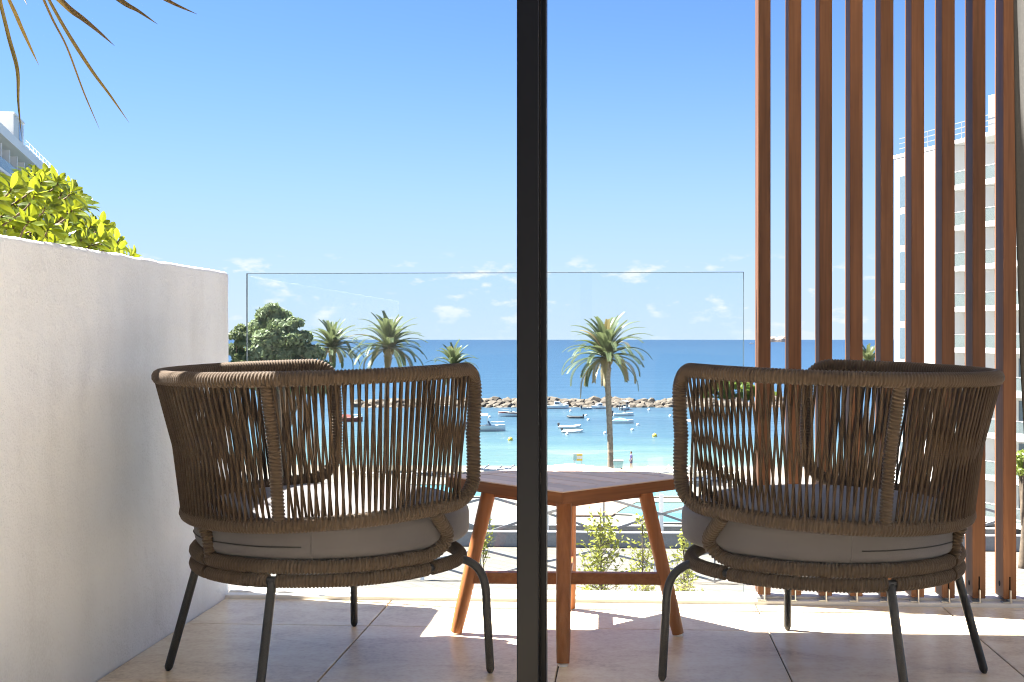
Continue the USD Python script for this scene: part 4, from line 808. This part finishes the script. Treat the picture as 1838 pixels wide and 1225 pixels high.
for lab, y, h in (('low grey wall behind the paving, the nearer of two', 77.0, .95), ('low grey wall along the pool deck, the farther of two', 83.0, .45)):
    t = thing('low_wall', lab, 'wall', (0, y, GZ)); part('wall', bbox(-60, 60, 0, .3, 0, h, .02), GREYWALL, t); part('coping', bbox(-60, 60, -.05, .35, h + .001, h + .08, .01), WHITE, t)
lp = thing('street_lamp', 'grey street lamp with a flat pale disc head behind the right armchair', 'street lamp', (*G(1246, 872, GZ)[:2], GZ)); zl = W(1246, 756, FPX * (EYE - GZ) / (872 - CY))[2] - GZ
part('pole', tube([(0, 0, 0), (0, 0, zl * .5), (0, 0, zl)], [.09, .075, .06], 10), FENCE, lp, smooth=True); part('arm', tube([(0, 0, zl - .05), (-.45, 0, zl + .02)], .035, 8), FENCE, lp); part('lamp_head', cyl((-.42, 0, zl), .45, .10, 20, .30), HULLW, lp)

# ------------------------------------------------------------------ hotels
def frame_at(origin, ang):
    """Local x runs away from the camera along the facade, local y to the building's inside."""
    return origin, ang
hr = thing('hotel_building', 'tall white hotel with stacked balconies behind the timber slats', 'building')
ang = math.radians(90 + 22.2); ex = np.array([math.cos(ang), math.sin(ang), 0]); ey = np.array([math.sin(ang), -math.cos(ang), 0])   # ey: into the building (right)
O = W(1720, CY, 86.0) * [1, 1, 0]
far = W(1602, CY, 93.5) * [1, 1, 0]; Lf = np.dot(far - O, ex)
def HB(m, org=O):
    v, f, _ = meshkit.arrays(m); p = org + v[:, :1] * ex + v[:, 1:2] * ey; p[:, 2] = v[:, 2]; return p, f[:, ::-1]
roof = 15.55
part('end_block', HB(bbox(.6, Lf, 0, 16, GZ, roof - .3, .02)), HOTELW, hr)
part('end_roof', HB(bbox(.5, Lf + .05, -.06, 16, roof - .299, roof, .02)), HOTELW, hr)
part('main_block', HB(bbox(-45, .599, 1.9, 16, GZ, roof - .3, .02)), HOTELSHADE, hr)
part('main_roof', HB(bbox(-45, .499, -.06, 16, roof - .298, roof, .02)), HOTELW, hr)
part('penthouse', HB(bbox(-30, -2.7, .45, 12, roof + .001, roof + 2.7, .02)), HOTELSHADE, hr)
part('roof_railing', HB(cat(*[bar((-45, .3, roof + z), (Lf - .3, .3, roof + z), .05) for z in (.5, .9, 1.3)], *[bar((x, .3, roof + .001), (x, .3, roof + 1.3), .05) for x in np.arange(-44, Lf - .3, 2.0)])), FENCE, hr)
for k in range(9):
    zf = 11.37 + EYE - 2.99 * k
    part('balcony_slab', HB(bbox(-45, .595, -.05, 1.89, zf - .38, zf, .02)), HOTELW, hr)
    part('balcony_rail', HB(box(-45, .59, .02, .05, zf + .002, zf + .95)), RAILG, hr)
    part('handrail', HB(bbox(-45, .59, 0, .07, zf + .952, zf + 1.0, .01)), WHITEMETAL, hr)
    for x in np.arange(-12, .5, 4.6):
        part('balcony_divider', HB(bbox(x - .08, x + .08, .08, 1.88, zf + .002, zf + 2.58, .01)), HOTELW, hr)
        w = part('balcony_door', HB(box(x + .7, x + 3.2, 1.86, 1.898, zf + .01, zf + 2.25)), WINDOW, hr)
    wz = EYE + 11.35 - 2.99 * k + .1
    if wz > GZ + 3:
        w = part('window', HB(bbox(Lf - 1.75, Lf - .85, -.03, .05, wz - 1.0, wz + 1.45, .01)), WINDOW, hr)
        part('window_frame', HB(cat(bbox(Lf - 1.80, Lf - 1.751, -.035, .05, wz - 1.05, wz + 1.5, .005), bbox(Lf - .849, Lf - .80, -.035, .05, wz - 1.05, wz + 1.5, .005))), WHITEMETAL, w)
hl = thing('hotel_building', 'white hotel with overhanging balconies behind the shrub at the left edge', 'building')
ang = math.radians(90 + 19.1); ex = np.array([math.cos(ang), math.sin(ang), 0]); ey = np.array([-math.sin(ang), math.cos(ang), 0])   # into the building (left)
O2 = W(0, CY, 110.0) * [1, 1, 0]
def HL(m):
    v, f, _ = meshkit.arrays(m); p = O2 + v[:, :1] * ex + v[:, 1:2] * ey; p[:, 2] = v[:, 2]; return p, f
fz = EYE + 391 / FPX * 110
part('main_block', HL(bbox(-14, 41, 2.2, 16, GZ, fz - 1.02, .02)), HOTELW, hl)
part('roof_slab', HL(bbox(-14, 41.2, 0, 16.1, fz - 1.0, fz, .02)), HOTELW, hl)
for k in range(1, 9):
    zf = fz - 1.0 - 3.1 * k
    part('balcony_slab', HL(bbox(-14, 41.1, .1, 2.19, zf - .3, zf, .02)), HOTELW, hl); part('balcony_rail', HL(box(-14, 41.1, .12, .15, zf + .002, zf + 1.0)), RAILG, hl)
    for x in np.arange(-12, 40, 4.4):
        part('window', HL(box(x, x + 2.3, 2.16, 2.2 - .003, zf + .3, zf + 2.3)), WINDOW, hl); part('divider', HL(bbox(x + 3.05, x + 3.35, .6, 2.195, zf + .002, zf + 2.79, .01)), HOTELW, hl)
pt = EYE + 404 / FPX * 120
part('penthouse', HL(bbox(10.3, 16.4, .5, 14, fz + .002, pt, .02)), HOTELSHADE, hl)
part('penthouse_roof', HL(bbox(10.2, 16.5, .4, 14, pt + .001, pt + .22, .01)), HOTELW, hl)
part('penthouse_window', HL(box(13.4, 15.2, .46, .498, fz + .5, fz + 2.3)), WINDOW, hl)
part('roof_railing', HL(cat(*[bar((16.6, .3, fz + z), (41, .3, fz + z), .05) for z in (.5, 1.0)], *[bar((x, .3, fz + .001), (x, .3, fz + 1.0), .05) for x in np.arange(16.6, 41, 2.4)])), WHITEMETAL, hl)
